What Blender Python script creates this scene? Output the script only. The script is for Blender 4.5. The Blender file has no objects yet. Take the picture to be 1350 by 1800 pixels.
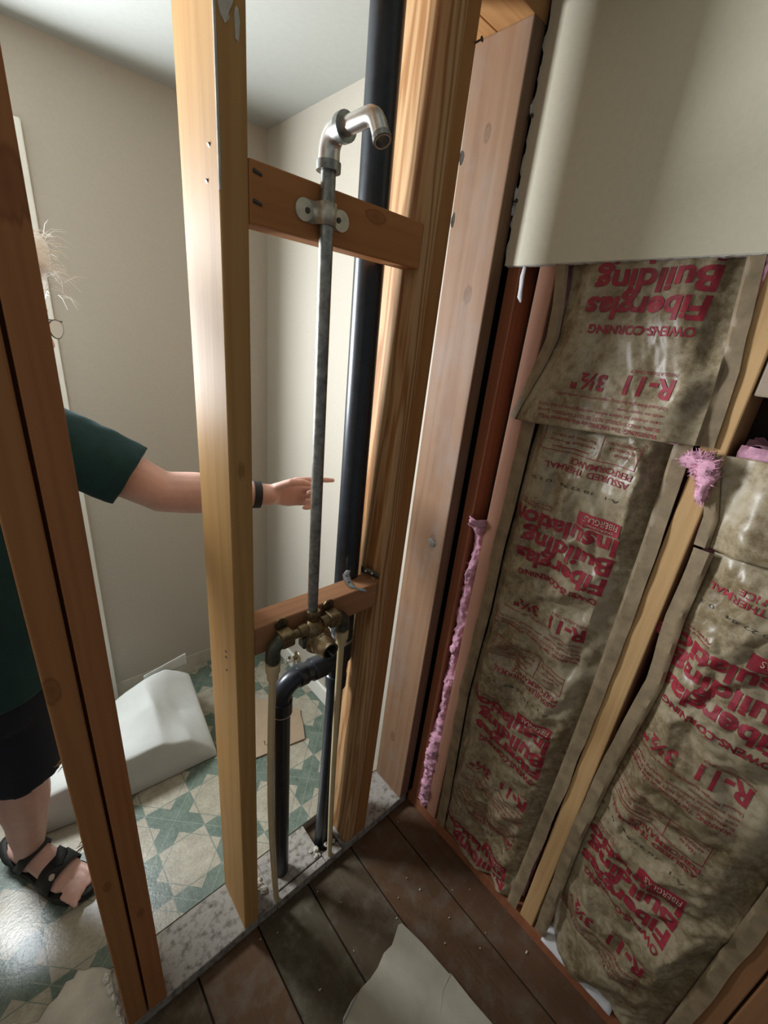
import bpy, bmesh, math, random
from mathutils import Vector, Matrix, noise
random.seed(7)
S = bpy.context.scene
COL = S.collection

# ------------------------------------------------------------------ camera
cam_d = bpy.data.cameras.new('camera')
cam = bpy.data.objects.new('camera', cam_d); COL.objects.link(cam)
CR = [[0.7438962, -0.6604538, 0.1020746], [-0.1773948, -0.3424052, -0.9226536], [0.6443210, 0.6682510, -0.3718750]]
CC = (-0.928368, -0.668416, 1.638)
cam.matrix_world = Matrix(((CR[0][0], -CR[1][0], -CR[2][0], CC[0]),
                           (CR[0][1], -CR[1][1], -CR[2][1], CC[1]),
                           (CR[0][2], -CR[1][2], -CR[2][2], CC[2]),
                           (0, 0, 0, 1)))
cam_d.sensor_fit = 'HORIZONTAL'; cam_d.sensor_width = 36; cam_d.lens = 19.9767
cam_d.clip_start = 0.01
S.camera = cam
# ------------------------------------------------------------------ world, lights, exposure
W = bpy.data.worlds.new('world'); S.world = W; W.use_nodes = True
W.node_tree.nodes['Background'].inputs[0].default_value = (0.80, 0.85, 0.95, 1)
W.node_tree.nodes['Background'].inputs[1].default_value = 0.16
def area(name, loc, direction, sx, sy, power, col):
    l = bpy.data.lights.new(name, 'AREA'); l.shape = 'RECTANGLE'; l.size = sx; l.size_y = sy
    l.energy = power; l.color = col
    o = bpy.data.objects.new(name, l); COL.objects.link(o); o.location = loc
    o.rotation_euler = Vector(direction).to_track_quat('-Z', 'Z').to_euler()
    return o
# daylight entering through the glazed upper half of the bathroom door (pane x -1.43 .. -.93, z 1.30 .. 1.97)
area('door_window_daylight', (-1.18, 1.160, 1.635), (0, -1, 0), 0.50, 0.67, 59, (0.89, 0.945, 1.0))
S.view_settings.view_transform = 'Standard'; S.view_settings.look = 'None'
S.view_settings.exposure = 0.35; S.view_settings.gamma = 1.0; S.view_settings.use_curve_mapping = False

# ------------------------------------------------------------------ material helpers
def new_mat(name):
    m = bpy.data.materials.new(name); m.use_nodes = True
    nt = m.node_tree; b = nt.nodes['Principled BSDF']
    return m, nt, b
def N(nt, t, **kw):
    n = nt.nodes.new(t)
    for k, v in kw.items(): setattr(n, k, v)
    return n
def mth(nt, op, a, b=None, c=None):
    n = N(nt, 'ShaderNodeMath', operation=op)
    for i, v in enumerate((a, b, c)):
        if v is None: continue
        if isinstance(v, (int, float)): n.inputs[i].default_value = v
        else: nt.links.new(v, n.inputs[i])
    return n.outputs[0]
def mixc(nt, f, a, b, blend='MIX'):
    n = N(nt, 'ShaderNodeMix', data_type='RGBA', blend_type=blend)
    for i, v in ((0, f), (6, a), (7, b)):
        if isinstance(v, (int, float)): n.inputs[i].default_value = v
        elif isinstance(v, tuple): n.inputs[i].default_value = (*v, 1)
        else: nt.links.new(v, n.inputs[i])
    return n.outputs[2]
def ramp(nt, f, stops):
    n = N(nt, 'ShaderNodeValToRGB'); e = n.color_ramp.elements
    while len(e) < len(stops): e.new(0.5)
    for x, (p, c) in zip(e, stops): x.position = p; x.color = (*c, 1) if len(c) == 3 else c
    nt.links.new(f, n.inputs[0]); return n.outputs[0]
def coords(nt, scale=(1, 1, 1), offset=(0, 0, 0), kind='Object'):
    tc = N(nt, 'ShaderNodeTexCoord'); mp = N(nt, 'ShaderNodeMapping')
    mp.inputs['Scale'].default_value = scale; mp.inputs['Location'].default_value = offset
    nt.links.new(tc.outputs[kind], mp.inputs['Vector']); return mp.outputs[0]
def noise_t(nt, vec, scale, detail=4, rough=.55, dist=0):
    n = N(nt, 'ShaderNodeTexNoise'); n.inputs['Scale'].default_value = scale
    n.inputs['Detail'].default_value = detail; n.inputs['Roughness'].default_value = rough
    n.inputs['Distortion'].default_value = dist
    nt.links.new(vec, n.inputs['Vector']); return n.outputs['Fac']
def bump(nt, b, h, strength=.3, dist=.01):
    n = N(nt, 'ShaderNodeBump'); n.inputs['Strength'].default_value = strength; n.inputs['Distance'].default_value = dist
    nt.links.new(h, n.inputs['Height']); nt.links.new(n.outputs[0], b.inputs['Normal'])

def wood(name, light, dark, axis='Z', knots=(), dirt=0.0, rough=.6, seed=0., ring=16., wv=.22, dirtcol=(.10, .085, .07), dscale=9):
    m, nt, b = new_mat(name)
    sc = [1, 1, 1]; sc['XYZ'.index(axis)] = .07
    v = coords(nt, tuple(sc), (seed * 1.7 + .3, seed * .9 - .2, seed * .31))
    w = N(nt, 'ShaderNodeTexWave', wave_type='RINGS', rings_direction=axis)
    w.inputs['Scale'].default_value = ring; w.inputs['Distortion'].default_value = 9
    w.inputs['Detail'].default_value = 2; w.inputs['Detail Scale'].default_value = 1.2
    nt.links.new(v, w.inputs['Vector'])
    sc2 = [140, 140, 140]; sc2['XYZ'.index(axis)] = 3
    v2 = coords(nt, tuple(sc2), (seed, seed, 0))
    fine = noise_t(nt, v2, 1, 3)
    big = noise_t(nt, coords(nt, (1, 1, .4), (seed * 3, 1, 2)), 7, 3)
    g = mth(nt, 'ADD', mth(nt, 'MULTIPLY', w.outputs['Fac'], wv), mth(nt, 'MULTIPLY', fine, .38))
    g = mth(nt, 'ADD', g, mth(nt, 'MULTIPLY', big, .45))
    col = ramp(nt, g, [(.30, light), (.62, tuple((a + 2 * c) / 3 for a, c in zip(dark, light))), (.95, dark)])
    for (kx, ky, kz, r) in knots:
        tc = N(nt, 'ShaderNodeTexCoord'); s = N(nt, 'ShaderNodeVectorMath', operation='SUBTRACT'); s.inputs[1].default_value = (kx, ky, kz)
        nt.links.new(tc.outputs['Object'], s.inputs[0])
        q = N(nt, 'ShaderNodeVectorMath', operation='MULTIPLY'); k3 = [1, 1, 1]; k3['XYZ'.index(axis)] = .5; q.inputs[1].default_value = k3
        nt.links.new(s.outputs[0], q.inputs[0])
        ln = N(nt, 'ShaderNodeVectorMath', operation='LENGTH'); nt.links.new(q.outputs[0], ln.inputs[0])
        dd = mth(nt, 'ADD', ln.outputs['Value'], mth(nt, 'MULTIPLY', mth(nt, 'SUBTRACT', fine, .5), r * 1.1))
        inn = ramp(nt, mth(nt, 'DIVIDE', dd, r), [(0, (.55, .55, .55)), (.55, (.35, .35, .35)), (.8, (.6, .6, .6)), (1., (0, 0, 0))])
        col = mixc(nt, inn, col, tuple(c * .62 for c in dark))
    if dirt > 0:
        dn = noise_t(nt, coords(nt, (1, 1, .6), (seed, 5, 1)), dscale, 6, .65)
        dm = ramp(nt, dn, [(.47, (0, 0, 0)), (.68, (dirt, dirt, dirt))])
        col = mixc(nt, dm, col, dirtcol)
    nt.links.new(col, b.inputs['Base Color']); b.inputs['Roughness'].default_value = rough
    b.inputs['Specular IOR Level'].default_value = .22
    bump(nt, b, g, .25, .002)
    return m
def plain(name, col, rough=.5, metal=0., var=.0, nscale=30, bmp=0., coat=0.):
    m, nt, b = new_mat(name)
    if var > 0:
        n = noise_t(nt, coords(nt), nscale, 5, .6)
        c = ramp(nt, n, [(.3, tuple(x * (1 - var) for x in col)), (.7, tuple(min(1, x * (1 + var)) for x in col))])
        nt.links.new(c, b.inputs['Base Color'])
        if bmp: bump(nt, b, n, bmp, .002)
    else: b.inputs['Base Color'].default_value = (*col, 1)
    b.inputs['Roughness'].default_value = rough; b.inputs['Metallic'].default_value = metal
    b.inputs['Coat Weight'].default_value = coat
    return m

M = {}
M['paint_wall'] = plain('painted_drywall', (.44, .405, .335), .75, 0, .03, 120, .08)
M['paint_tub'] = plain('painted_drywall_cream', (.66, .61, .465), .55, 0, .03, 90, .06)
M['paint_ceiling'] = plain('ceiling_paint', (.41, .42, .385), .8, 0, .03, 60, .05)
M['gypsum'] = plain('gypsum_core', (.62, .60, .55), .9, 0, .15, 200, .6)
M['white_trim'] = plain('white_trim_paint', (.78, .77, .70), .45, 0, .03, 20)
M['galv'] = plain('galvanised_steel', (.30, .31, .29), .42, .9, .45, 60, .2)
M['galv_bright'] = plain('bright_zinc', (.72, .70, .66), .36, .95, .15, 45, .12)
M['strap_zinc'] = plain('zinc_strap', (.60, .56, .47), .45, .7, .15, 60)
M['brass'] = plain('tarnished_brass', (.23, .17, .09), .42, .85, .4, 70, .25)
M['brass_light'] = plain('worn_brass', (.45, .37, .24), .35, .9, .25, 60, .1)
M['dark_iron'] = plain('dark_fitting', (.10, .10, .075), .45, .7, .35, 70, .2)
M['cpvc'] = plain('cream_cpvc', (.62, .49, .28), .35, 0, .10, 14)
M['abs'] = plain('black_abs', (.018, .022, .028), .33, 0, .3, 40, .05)
M['screw'] = plain('screw_steel', (.09, .08, .07), .5, .8)
M['hanger'] = plain('hanger_strap_zinc', (.55, .62, .66), .35, .8, .1, 50)
M['pink'] = plain('pink_fiberglass', (.66, .345, .45), 1., 0, .3, 60, 1.)
M['ink'] = plain('red_ink', (.27, .016, .030), .6, 0, .35, 40)
M['ink_black'] = plain('black_ink', (.06, .045, .03), .6)
M['ink_white'] = plain('unprinted_kraft', (.50, .42, .30), .55)
M['shirt'] = plain('green_tshirt', (.004, .036, .038), .9, 0, .15, 40, .3)
M['shorts'] = plain('navy_shorts', (.004, .007, .016), .9, 0, .2, 40, .3)
M['skin'] = plain('skin', (.60, .365, .30), .5, 0, .10, 25, .05)
M['hair'] = plain('white_hair', (.88, .88, .85), .5)
M['rubber'] = plain('black_sandal', (.012, .012, .011), .7, 0, .3, 80, .4)
M['lens'] = plain('glasses_lens', (.75, .80, .80), .05, 0)
M['frame'] = plain('glasses_frame', (.05, .035, .02), .35)
M['bag'] = plain('white_sheet', (.56, .575, .54), .7, 0, .04, 18, .05)
M['tan_board'] = plain('tan_board', (.34, .25, .16), .7, 0, .08, 30)
M['scrap'] = plain('scrap_board', (.42, .39, .31), .75, 0, .14, 9, .1)
M['dust'] = plain('plaster_dust', (.55, .50, .42), .9, 0, .2, 60, .5)
M['paper_white'] = plain('white_paper', (.66, .65, .66), .8, 0, .1, 30)
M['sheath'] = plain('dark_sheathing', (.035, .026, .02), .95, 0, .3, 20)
M['underlay'] = plain('underlayment', (.52, .48, .40), .7, 0, .2, 12, .2)
M['eye'] = plain('eye', (.5, .5, .5), .2)
_m, _nt, _b = new_mat('daylit_pane'); _b.inputs['Base Color'].default_value = (.8, .85, .9, 1); _b.inputs['Emission Color'].default_value = (.89, .945, 1, 1); _b.inputs['Emission Strength'].default_value = 3.; M['pane'] = _m
M['door'] = plain('door_paint', (.62, .60, .54), .5)

def kraft():
    m, nt, b = new_mat('kraft_facing')
    v = coords(nt)
    n1 = noise_t(nt, v, 6, 8, .66); n2 = noise_t(nt, v, 65, 4, .7); n3 = noise_t(nt, v, 2.2, 3)
    s = mth(nt, 'ADD', mth(nt, 'MULTIPLY', n1, .45), mth(nt, 'ADD', mth(nt, 'MULTIPLY', n2, .35), mth(nt, 'MULTIPLY', n3, .25)))
    c = ramp(nt, s, [(.36, (.10, .066, .030)), (.46, (.21, .155, .085)), (.54, (.345, .28, .18)), (.68, (.44, .385, .285))])
    nt.links.new(c, b.inputs['Base Color']); b.inputs['Roughness'].default_value = .38
    b.inputs['Specular IOR Level'].default_value = .5
    bump(nt, b, n2, .12, .002)
    return m
M['kraft'] = kraft()
M['flange'] = plain('kraft_flange', (.27, .20, .12), .55, 0, .28, 30, .1)

def vinyl():
    m, nt, b = new_mat('patterned_vinyl')
    tc = N(nt, 'ShaderNodeTexCoord'); sp = N(nt, 'ShaderNodeSeparateXYZ'); nt.links.new(tc.outputs['Object'], sp.inputs[0])
    s = .1472
    gx = mth(nt, 'DIVIDE', mth(nt, 'ADD', sp.outputs[0], .780), s); gy = mth(nt, 'DIVIDE', mth(nt, 'SUBTRACT', sp.outputs[1], .205), s)
    ix = mth(nt, 'FLOOR', gx); iy = mth(nt, 'FLOOR', gy)
    u = mth(nt, 'ABSOLUTE', mth(nt, 'SUBTRACT', mth(nt, 'SUBTRACT', gx, ix), .5)); w = mth(nt, 'ABSOLUTE', mth(nt, 'SUBTRACT', mth(nt, 'SUBTRACT', gy, iy), .5))
    par = mth(nt, 'FLOORED_MODULO', mth(nt, 'ADD', ix, iy), 2)          # 0 star cell, 1 green cell
    dif = mth(nt, 'ABSOLUTE', mth(nt, 'SUBTRACT', u, w)); sm = mth(nt, 'ADD', u, w)
    tip = mth(nt, 'GREATER_THAN', dif, .313)
    green = mth(nt, 'MULTIPLY', par, mth(nt, 'SUBTRACT', 1, tip))
    n1 = noise_t(nt, tc.outputs['Object'], 22, 6, .65); n2 = noise_t(nt, tc.outputs['Object'], 130, 3, .6)
    nn = mth(nt, 'ADD', mth(nt, 'MULTIPLY', n1, .6), mth(nt, 'MULTIPLY', n2, .4))
    beige = ramp(nt, nn, [(.32, (.25, .225, .165)), (.66, (.42, .385, .30))])
    grn = ramp(nt, nn, [(.32, (.075, .108, .083)), (.66, (.165, .205, .165))])
    col = mixc(nt, green, beige, grn)
    ln = lambda e, wd: mth(nt, 'LESS_THAN', e, wd)
    l_grid = ln(mth(nt, 'SUBTRACT', .5, mth(nt, 'MAXIMUM', u, w)), .013)
    l_rot = mth(nt, 'MULTIPLY', ln(mth(nt, 'ABSOLUTE', mth(nt, 'SUBTRACT', sm, .687)), .012), mth(nt, 'SUBTRACT', 1, par))
    l_tip = mth(nt, 'MULTIPLY', ln(mth(nt, 'ABSOLUTE', mth(nt, 'SUBTRACT', dif, .313)), .008), par)
    dark = mth(nt, 'MAXIMUM', l_grid, mth(nt, 'MAXIMUM', l_rot, mth(nt, 'MULTIPLY', l_tip, .4)))
    col = mixc(nt, mth(nt, 'MULTIPLY', dark, .75), col, (.13, .17, .14))
    wl = mth(nt, 'MULTIPLY', ln(dif, .010), par)
    col = mixc(nt, mth(nt, 'MULTIPLY', wl, .4), col, (.33, .36, .29))
    nt.links.new(col, b.inputs['Base Color'])
    b.inputs['Roughness'].default_value = .27
    bump(nt, b, nn, .5, .002)
    return m
M['vinyl'] = vinyl()

W_OR = ((.60, .36, .15), (.40, .19, .065))
M['w_mid'] = wood('wood_mid', (.50, .29, .105), (.34, .155, .045), knots=[(0, .0, 1.89, .018), (0, -.06, 1.37, .014), (0, -.03, 1.80, .007)], seed=1)
M['w_post1'] = wood('wood_post1', (.43, .195, .072), (.28, .105, .034), knots=[(-.012, -.045, 1.06, .014), (0, -.045, .55, .008)], seed=2)
M['w_post2'] = wood('wood_post2', (.44, .185, .07), (.29, .10, .036), knots=[(.005, -.045, 1.71, .02), (0, -.045, .4, .008)], seed=3)
M['w_a'] = wood('wood_a', (.58, .36, .18), (.33, .14, .045), knots=[(-.02, -.04, 1.83, .022), (-.02, -.04, 1.46, .017)], seed=4.2, ring=30, wv=.5)
M['w_a2'] = wood('wood_a2', (.43, .20, .066), (.28, .11, .034), seed=5)
M['w_b'] = wood('wood_b', (.24, .14, .08), (.13, .062, .032), knots=[(-.02, -.015, 1.72, .012), (-.02, 0., 2.03, .010), (-.02, -.03, 1.07, .014), (-.02, .01, .25, .012)], dirt=.35, seed=6, dirtcol=(.22, .19, .17))
M['w_block'] = wood('wood_block', (.47, .20, .068), (.31, .11, .035), axis='X', knots=[(.06, -.02, .02, .012)], seed=7)
M['w_block2'] = wood('wood_block2', (.44, .22, .11), (.29, .12, .055), axis='X', seed=8)
M['w_plate'] = wood('wood_plate', (.35, .325, .285), (.19, .15, .115), axis='X', dirt=.9, seed=9, rough=.9, wv=.03, dirtcol=(.10, .085, .068), dscale=55)
M['w_top'] = wood('wood_top', (.52, .28, .11), (.36, .16, .06), axis='X', seed=10)
M['w_red'] = wood('wood_red', (.34, .13, .065), (.20, .065, .032), knots=[(0, 0, 1.5, .02)], seed=11)
M['w_pinkish'] = wood('wood_pinkish', (.46, .24, .16), (.32, .15, .095), knots=[(0, -.07, .7, .01)], seed=12)
M['w_yellow'] = wood('wood_yellow', (.60, .38, .18), (.44, .24, .095), seed=13, ring=34)
M['w_dark'] = wood('wood_dark', (.30, .15, .07), (.20, .085, .035), seed=14)
M['w_gray'] = wood('wood_gray', (.42, .33, .25), (.30, .21, .14), axis='Y', seed=15)
PL = [wood('plank_wood%d' % i, l, d, axis='Y', dirt=.75, seed=20 + i, rough=.75, wv=.08, dirtcol=dc, dscale=14) for i, (l, d, dc) in enumerate([
    ((.090, .064, .038), (.040, .026, .014), (.16, .135, .10)), ((.115, .062, .032), (.050, .025, .012), (.15, .12, .088)),
    ((.130, .068, .036), (.058, .027, .013), (.15, .115, .085)), ((.085, .068, .042), (.038, .029, .017), (.16, .145, .11))])]

# ------------------------------------------------------------------ mesh helpers
ORG = {}
class MB:
    def __init__(s): s.v = []; s.f = []; s.sm = []
    def add(s, vs, fs, smooth=False):
        o = len(s.v); s.v += [tuple(p) for p in vs]
        for f in fs: s.f.append(tuple(i + o for i in f)); s.sm.append(smooth)
        return s
    def box(s, x0, x1, y0, y1, z0, z1, tilt=(0, 0)):
        tx, ty = tilt                                   # shift of the top end
        vs = [(x0, y0, z0), (x1, y0, z0), (x1, y1, z0), (x0, y1, z0), (x0 + tx, y0 + ty, z1), (x1 + tx, y0 + ty, z1), (x1 + tx, y1 + ty, z1), (x0 + tx, y1 + ty, z1)]
        return s.add(vs, [(3, 2, 1, 0), (4, 5, 6, 7), (0, 1, 5, 4), (1, 2, 6, 5), (2, 3, 7, 6), (3, 0, 4, 7)])
    def prism(s, poly, z0, z1):
        n = len(poly)
        vs = [(x, y, z0) for x, y in poly] + [(x, y, z1) for x, y in poly]
        return s.add(vs, [tuple(range(n - 1, -1, -1)), tuple(range(n, 2 * n))] + [(i, (i + 1) % n, n + (i + 1) % n, n + i) for i in range(n)])
    def tube(s, pts, r, n=16, cap=True, squash=None, up=None):
        P = [Vector(p) for p in pts]; R = r if isinstance(r, (list, tuple)) else [r] * len(P)
        T = []
        for i in range(len(P)):
            t = (P[min(i + 1, len(P) - 1)] - P[max(i - 1, 0)]); k2 = i + 2
            while t.length < 1e-9 and k2 < len(P): t = P[k2] - P[i]; k2 += 1
            T.append(t.normalized() if t.length > 1e-9 else (T[-1] if T else Vector((0, 0, 1))))
        u = Vector(up) if up else (Vector((1, 0, 0)) if abs(T[0].x) < .8 else Vector((0, 1, 0)))
        vs = []
        for p, t, rr in zip(P, T, R):
            u = (u - t * u.dot(t)).normalized(); w = t.cross(u)
            ra, rb = (rr, rr) if not isinstance(rr, (tuple, list)) else rr
            for k in range(n):
                a = 2 * math.pi * k / n; vs.append(p + u * math.cos(a) * ra + w * math.sin(a) * rb)
        fs = []
        for i in range(len(P) - 1):
            for k in range(n):
                a = i * n + k; b2 = i * n + (k + 1) % n; fs.append((a, b2, b2 + n, a + n))
        s.add(vs, fs, True)
        if cap:
            o = len(s.v) - len(vs)
            if cap != 'end': s.f.append(tuple(o + k for k in range(n - 1, -1, -1))); s.sm.append(False)
            s.f.append(tuple(o + (len(P) - 1) * n + k for k in range(n))); s.sm.append(False)
        return s
    def hollow(s, p0, p1, ro, ri, n=20, depth=.9):
        p0 = Vector(p0); p1 = Vector(p1); q = p1 + (p0 - p1) * depth
        return s.tube([p0, p1, p1, q], [ro, ro, ri, ri], n)
    def ball(s, c, r, n=12, m=8):
        c = Vector(c); rx, ry, rz = r if isinstance(r, (tuple, list)) else (r, r, r)
        vs = [c + Vector((0, 0, rz))]
        for i in range(1, m):
            th = math.pi * i / m
            for k in range(n):
                a = 2 * math.pi * k / n
                vs.append(c + Vector((rx * math.sin(th) * math.cos(a), ry * math.sin(th) * math.sin(a), rz * math.cos(th))))
        vs.append(c - Vector((0, 0, rz)))
        fs = [(0, 1 + k, 1 + (k + 1) % n) for k in range(n)]
        for i in range(m - 2):
            for k in range(n):
                a = 1 + i * n + k; b2 = 1 + i * n + (k + 1) % n; fs.append((a, a + n, b2 + n, b2))
        l = len(vs) - 1; o = 1 + (m - 2) * n
        fs += [(l, o + (k + 1) % n, o + k) for k in range(n)]
        return s.add(vs, fs, True)
    def build(s, name, mat, parent=None, origin=(0, 0, 0), bevel=0, seg=2):
        if parent is not None: origin = ORG.get(parent.name, (0, 0, 0))
        me = bpy.data.meshes.new(name)
        ox, oy, oz = origin
        me.from_pydata([(x - ox, y - oy, z - oz) for x, y, z in s.v], [], s.f)
        me.polygons.foreach_set('use_smooth', s.sm); me.update()
        if any(s.sm): me.set_sharp_from_angle(angle=.75)
        if bevel:
            bm = bmesh.new(); bm.from_mesh(me)
            bmesh.ops.bevel(bm, geom=[e for e in bm.edges if e.is_manifold and e.calc_face_angle(0) > .6], offset=bevel, segments=seg, affect='EDGES', profile=.5)
            bm.to_mesh(me); bm.free()
        return link(name, me, mat, parent, origin)
def link(name, me, mat, parent=None, origin=(0, 0, 0)):
    if mat is not None: me.materials.append(M[mat] if isinstance(mat, str) else mat)
    o = bpy.data.objects.new(name, me); COL.objects.link(o)
    if parent is not None: o.parent = parent
    else: o.location = origin
    ORG[o.name] = tuple(origin)
    return o
def tag(o, label=None, cat=None, group=None, kind=None):
    if label: o['label'] = label
    if cat: o['category'] = cat
    if group: o['group'] = group
    if kind: o['kind'] = kind
    return o
def empty(name, loc, label=None, cat=None, group=None):
    o = bpy.data.objects.new(name, None); COL.objects.link(o); o.location = loc; o.empty_display_size = .05
    ORG[o.name] = tuple(loc); return tag(o, label, cat, group)
def struct(o): o['kind'] = 'structure'; return o
def sbox(name, mat, *a): return struct(MB().box(*a).build(name, mat))
def arc(c, u, v, r, a0, a1, n=8):
    c = Vector(c); u = Vector(u); v = Vector(v)
    return [c + u * r * math.cos(a0 + (a1 - a0) * i / n) + v * r * math.sin(a0 + (a1 - a0) * i / n) for i in range(n + 1)]
def grid_mesh(fn, nu, nv):
    vs = [fn(i / nu, j / nv) for j in range(nv + 1) for i in range(nu + 1)]
    fs = [(j * (nu + 1) + i, j * (nu + 1) + i + 1, (j + 1) * (nu + 1) + i + 1, (j + 1) * (nu + 1) + i) for j in range(nv) for i in range(nu)]
    return vs, fs

# ------------------------------------------------------------------ room shell
ZC = 2.30; ZB = .036; YF = 1.12
sbox('ceiling', 'paint_ceiling', -2.6, .012, .143, YF + .1, ZC, ZC + .1)
sbox('ceiling_tub', 'paint_ceiling', -2.6, .16, -2.2, .143, ZC + .002, ZC + .1)
sbox('wall_right', 'paint_wall', 0., .15, .1432, YF + .1, -.1, ZC)
# far wall of the bathroom with its doorway (opening x -1.55 .. -.79)
DX0, DX1, DZ = -1.56, -.795, 2.035
MBw = MB().box(DX1, .0, YF, YF + .1, -.1, ZC).box(-2.6, DX0, YF, YF + .1, -.1, ZC).box(DX0, DX1, YF, YF + .1, DZ, ZC)
struct(MBw.build('wall_far', 'paint_wall'))
sbox('wall_left', 'paint_wall', -2.7, -2.6, -2.2, YF + .1, -.1, ZC)
# door with a glazed upper half, standing shut in the opening
dr = struct(MB().box(DX0 + .02, -1.43, 1.166, 1.206, ZB + .004, DZ - .02).box(-.93, DX1 - .02, 1.166, 1.206, ZB + .004, DZ - .02).box(-1.43, -.93, 1.166, 1.206, ZB + .004, 1.30).box(-1.43, -.93, 1.166, 1.206, 1.97, DZ - .02).build('door_1', 'door', origin=(-1.18, 1.186, ZB)))
MB().box(-1.43, -.93, 1.184, 1.190, 1.30, 1.97).build('pane', 'pane', dr)
MB().tube([(-.865, 1.166, 1.0), (-.865, 1.150, 1.0), (-.865, 1.146, 1.0), (-.865, 1.120, 1.0), (-.865, 1.112, 1.0)], [.024, .012, .012, .026, .016], 18).build('knob', 'brass_light', dr)
# door casing
t = MB().box(DX1 + .005, DX1 + .065, YF - .017, YF, ZB, DZ + .055).box(DX0 - .065, DX0 - .005, YF - .017, YF, ZB, DZ + .055).box(DX0 - .005, DX1 + .005, YF - .017, YF, DZ - .005, DZ + .055)
struct(t.build('trim_1', 'white_trim', bevel=.004))
t = MB().box(DX1 - .018, DX1, YF, YF + .1, ZB, DZ).box(DX0, DX0 + .018, YF, YF + .1, ZB, DZ).box(DX0 + .018, DX1 - .018, YF, YF + .1, DZ - .018, DZ)
struct(t.build('trim_2', 'white_trim'))
# stripped strip along the foot of the far wall (old baseboard line)
struct(MB().box(-.73, .0, YF - .004, YF, ZB, ZB + .075).build('baseboard_far', 'underlay'))
struct(MB().box(-.013, .0, .50, .69, ZB, ZB + .085).build('baseboard_right', 'white_trim', bevel=.003))
struct(MB().box(-.013, .0, .825, 1.0, ZB, ZB + .085).build('baseboard_right', 'white_trim', bevel=.003))
# bathroom floor : underlayment slab + printed vinyl sheet with a torn edge at the left
struct(MB().box(-2.6, 0, .146, YF + .1, -.05, ZB - .003).box(-2.6, -.949, -.02, .146, -.05, ZB - .003).build('floor_underlayment', 'underlay'))
torn = [(-2.6, .21), (-1.25, .205), (-1.19, .197), (-1.15, .185), (-1.13, .165), (-1.105, .150), (-1.085, .168), (-1.065, .172), (-1.045, .190), (-1.03, .186), (-1.018, .198), (-1.005, .185), (-.99, .181), (-.97, .165), (-.955, .146), (-.4, .147), (0, .147), (0, YF), (-2.6, YF)]
struct(MB().prism(torn, ZB - .003, ZB).build('floor', 'vinyl'))

# tub-side board floor
fl = struct(MB().box(-2.6, .16, -2.2, .146, -.08, -.024).build('floor_tub', 'sheath'))
k = 0; x = .0775
while x > -2.4:
    p = MB().box(x - .1685, x, -2.0, .145, -.022, random.uniform(-.0012, .0008)).build('plank', PL[[2, 1, 0, 3, 1, 0, 3][k % 7]], fl, bevel=.0025, seg=1)
    x -= .1724; k += 1

# ------------------------------------------------------------------ partition framing
Y1 = .143; PZ = .038; TZ = 2.235
def stud(x0, x1, y0, y1, z0, z1, mat, label, name='wall_stud', tilt=(0, 0), bevel=.003):
    o = ((x0 + x1) / 2, (y0 + y1) / 2, z0)
    return tag(MB().box(x0, x1, y0, y1, z0, z1, tilt).build(name, mat, origin=o, bevel=bevel), label, 'stud')
def nail(parent, p, d, L=.02, r=.0016, hr=.004, mat='screw'):
    p = Vector(p); d = Vector(d).normalized()
    MB().tube([p, p + d * L, p + d * L, p + d * (L + .0018)], [r, r, hr, hr], 8).build('nail', mat, parent)
def chip(parent, c, r, mat='gypsum', name='drywall_crumb', seed=0):
    rnd = random.Random(seed); mb = MB(); mb.ball(c, r, 7, 5)
    mb.v = [tuple(a + (a - b) * rnd.uniform(-.35, .35) for a, b in zip(v, c)) for v in mb.v]; mb.sm = [False] * len(mb.sm)
    return mb.build(name, mat, parent)

# bottom plate: notched around the pipes
bp = empty('bottom_plate', (-.47, .07, 0), 'worn grey wooden bottom plate under the open stud wall', 'plate')
MB().box(-.955, -.548, 0, Y1, 0, PZ).build('board', 'w_plate', bp, bevel=.003)
MB().box(-.548, -.372, .026, Y1, 0, PZ - .001).build('board', 'w_plate', bp, bevel=.002)
MB().box(-.546, -.372, 0, .022, 0, PZ - .002).build('front_strip', 'w_plate', bp, bevel=.002)
MB().box(-.303, -.0, 0, Y1, 0, PZ).build('board', 'w_plate', bp, bevel=.003)
MB().box(-.370, -.305, 0, .028, 0, PZ - .002).build('front_strip', 'w_plate', bp, bevel=.002)
for i in range(7):
    chip(bp, (-.38 + random.uniform(-.02, .08), random.uniform(.03, .06), PZ + .002), random.uniform(.004, .009), 'dust', 'plaster_crumb', i)
for i in range(6):
    chip(bp, (-.585 + random.uniform(-.01, .03), random.uniform(.03, .11), PZ + .003), random.uniform(.005, .012), 'dust', 'plaster_crumb', 30 + i)

P1 = stud(-.9445, -.9035, 0, .09, PZ, TZ, 'w_post1', 'left half of the dark doubled stud nearest the standing person')
_o = (-.879, .045, PZ)      # lip added to the right half's back blocks light, so the joint stays dark
P2 = tag(MB().prism([(-.8985, 0), (-.8590, 0), (-.8590, .09), (-.9033, .09), (-.9033, .030), (-.8990, .022)], PZ, TZ).build('wall_stud', 'w_post2', origin=_o, bevel=.0015), 'right half of the dark doubled stud nearest the standing person', 'stud')
MD = stud(-.6500, -.6090, 0, Y1, PZ, TZ, 'w_mid', 'sunlit single stud just left of the shower pipes')
A1 = stud(-.2920, -.2480, 0, Y1, PZ, TZ, 'w_a', 'pale grained stud touching the black vent pipe', tilt=(.036, 0), bevel=.010)
A2 = stud(-.2470, -.2040, .002, Y1, PZ, TZ, 'w_a2', 'brown stud doubled behind the pale stud by the vent pipe', tilt=(.022, 0), bevel=.004)
B1 = stud(-.0350, .0080, 0, .140, PZ, TZ, 'w_b', 'pinkish knotty corner stud against the outside wall')
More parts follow.
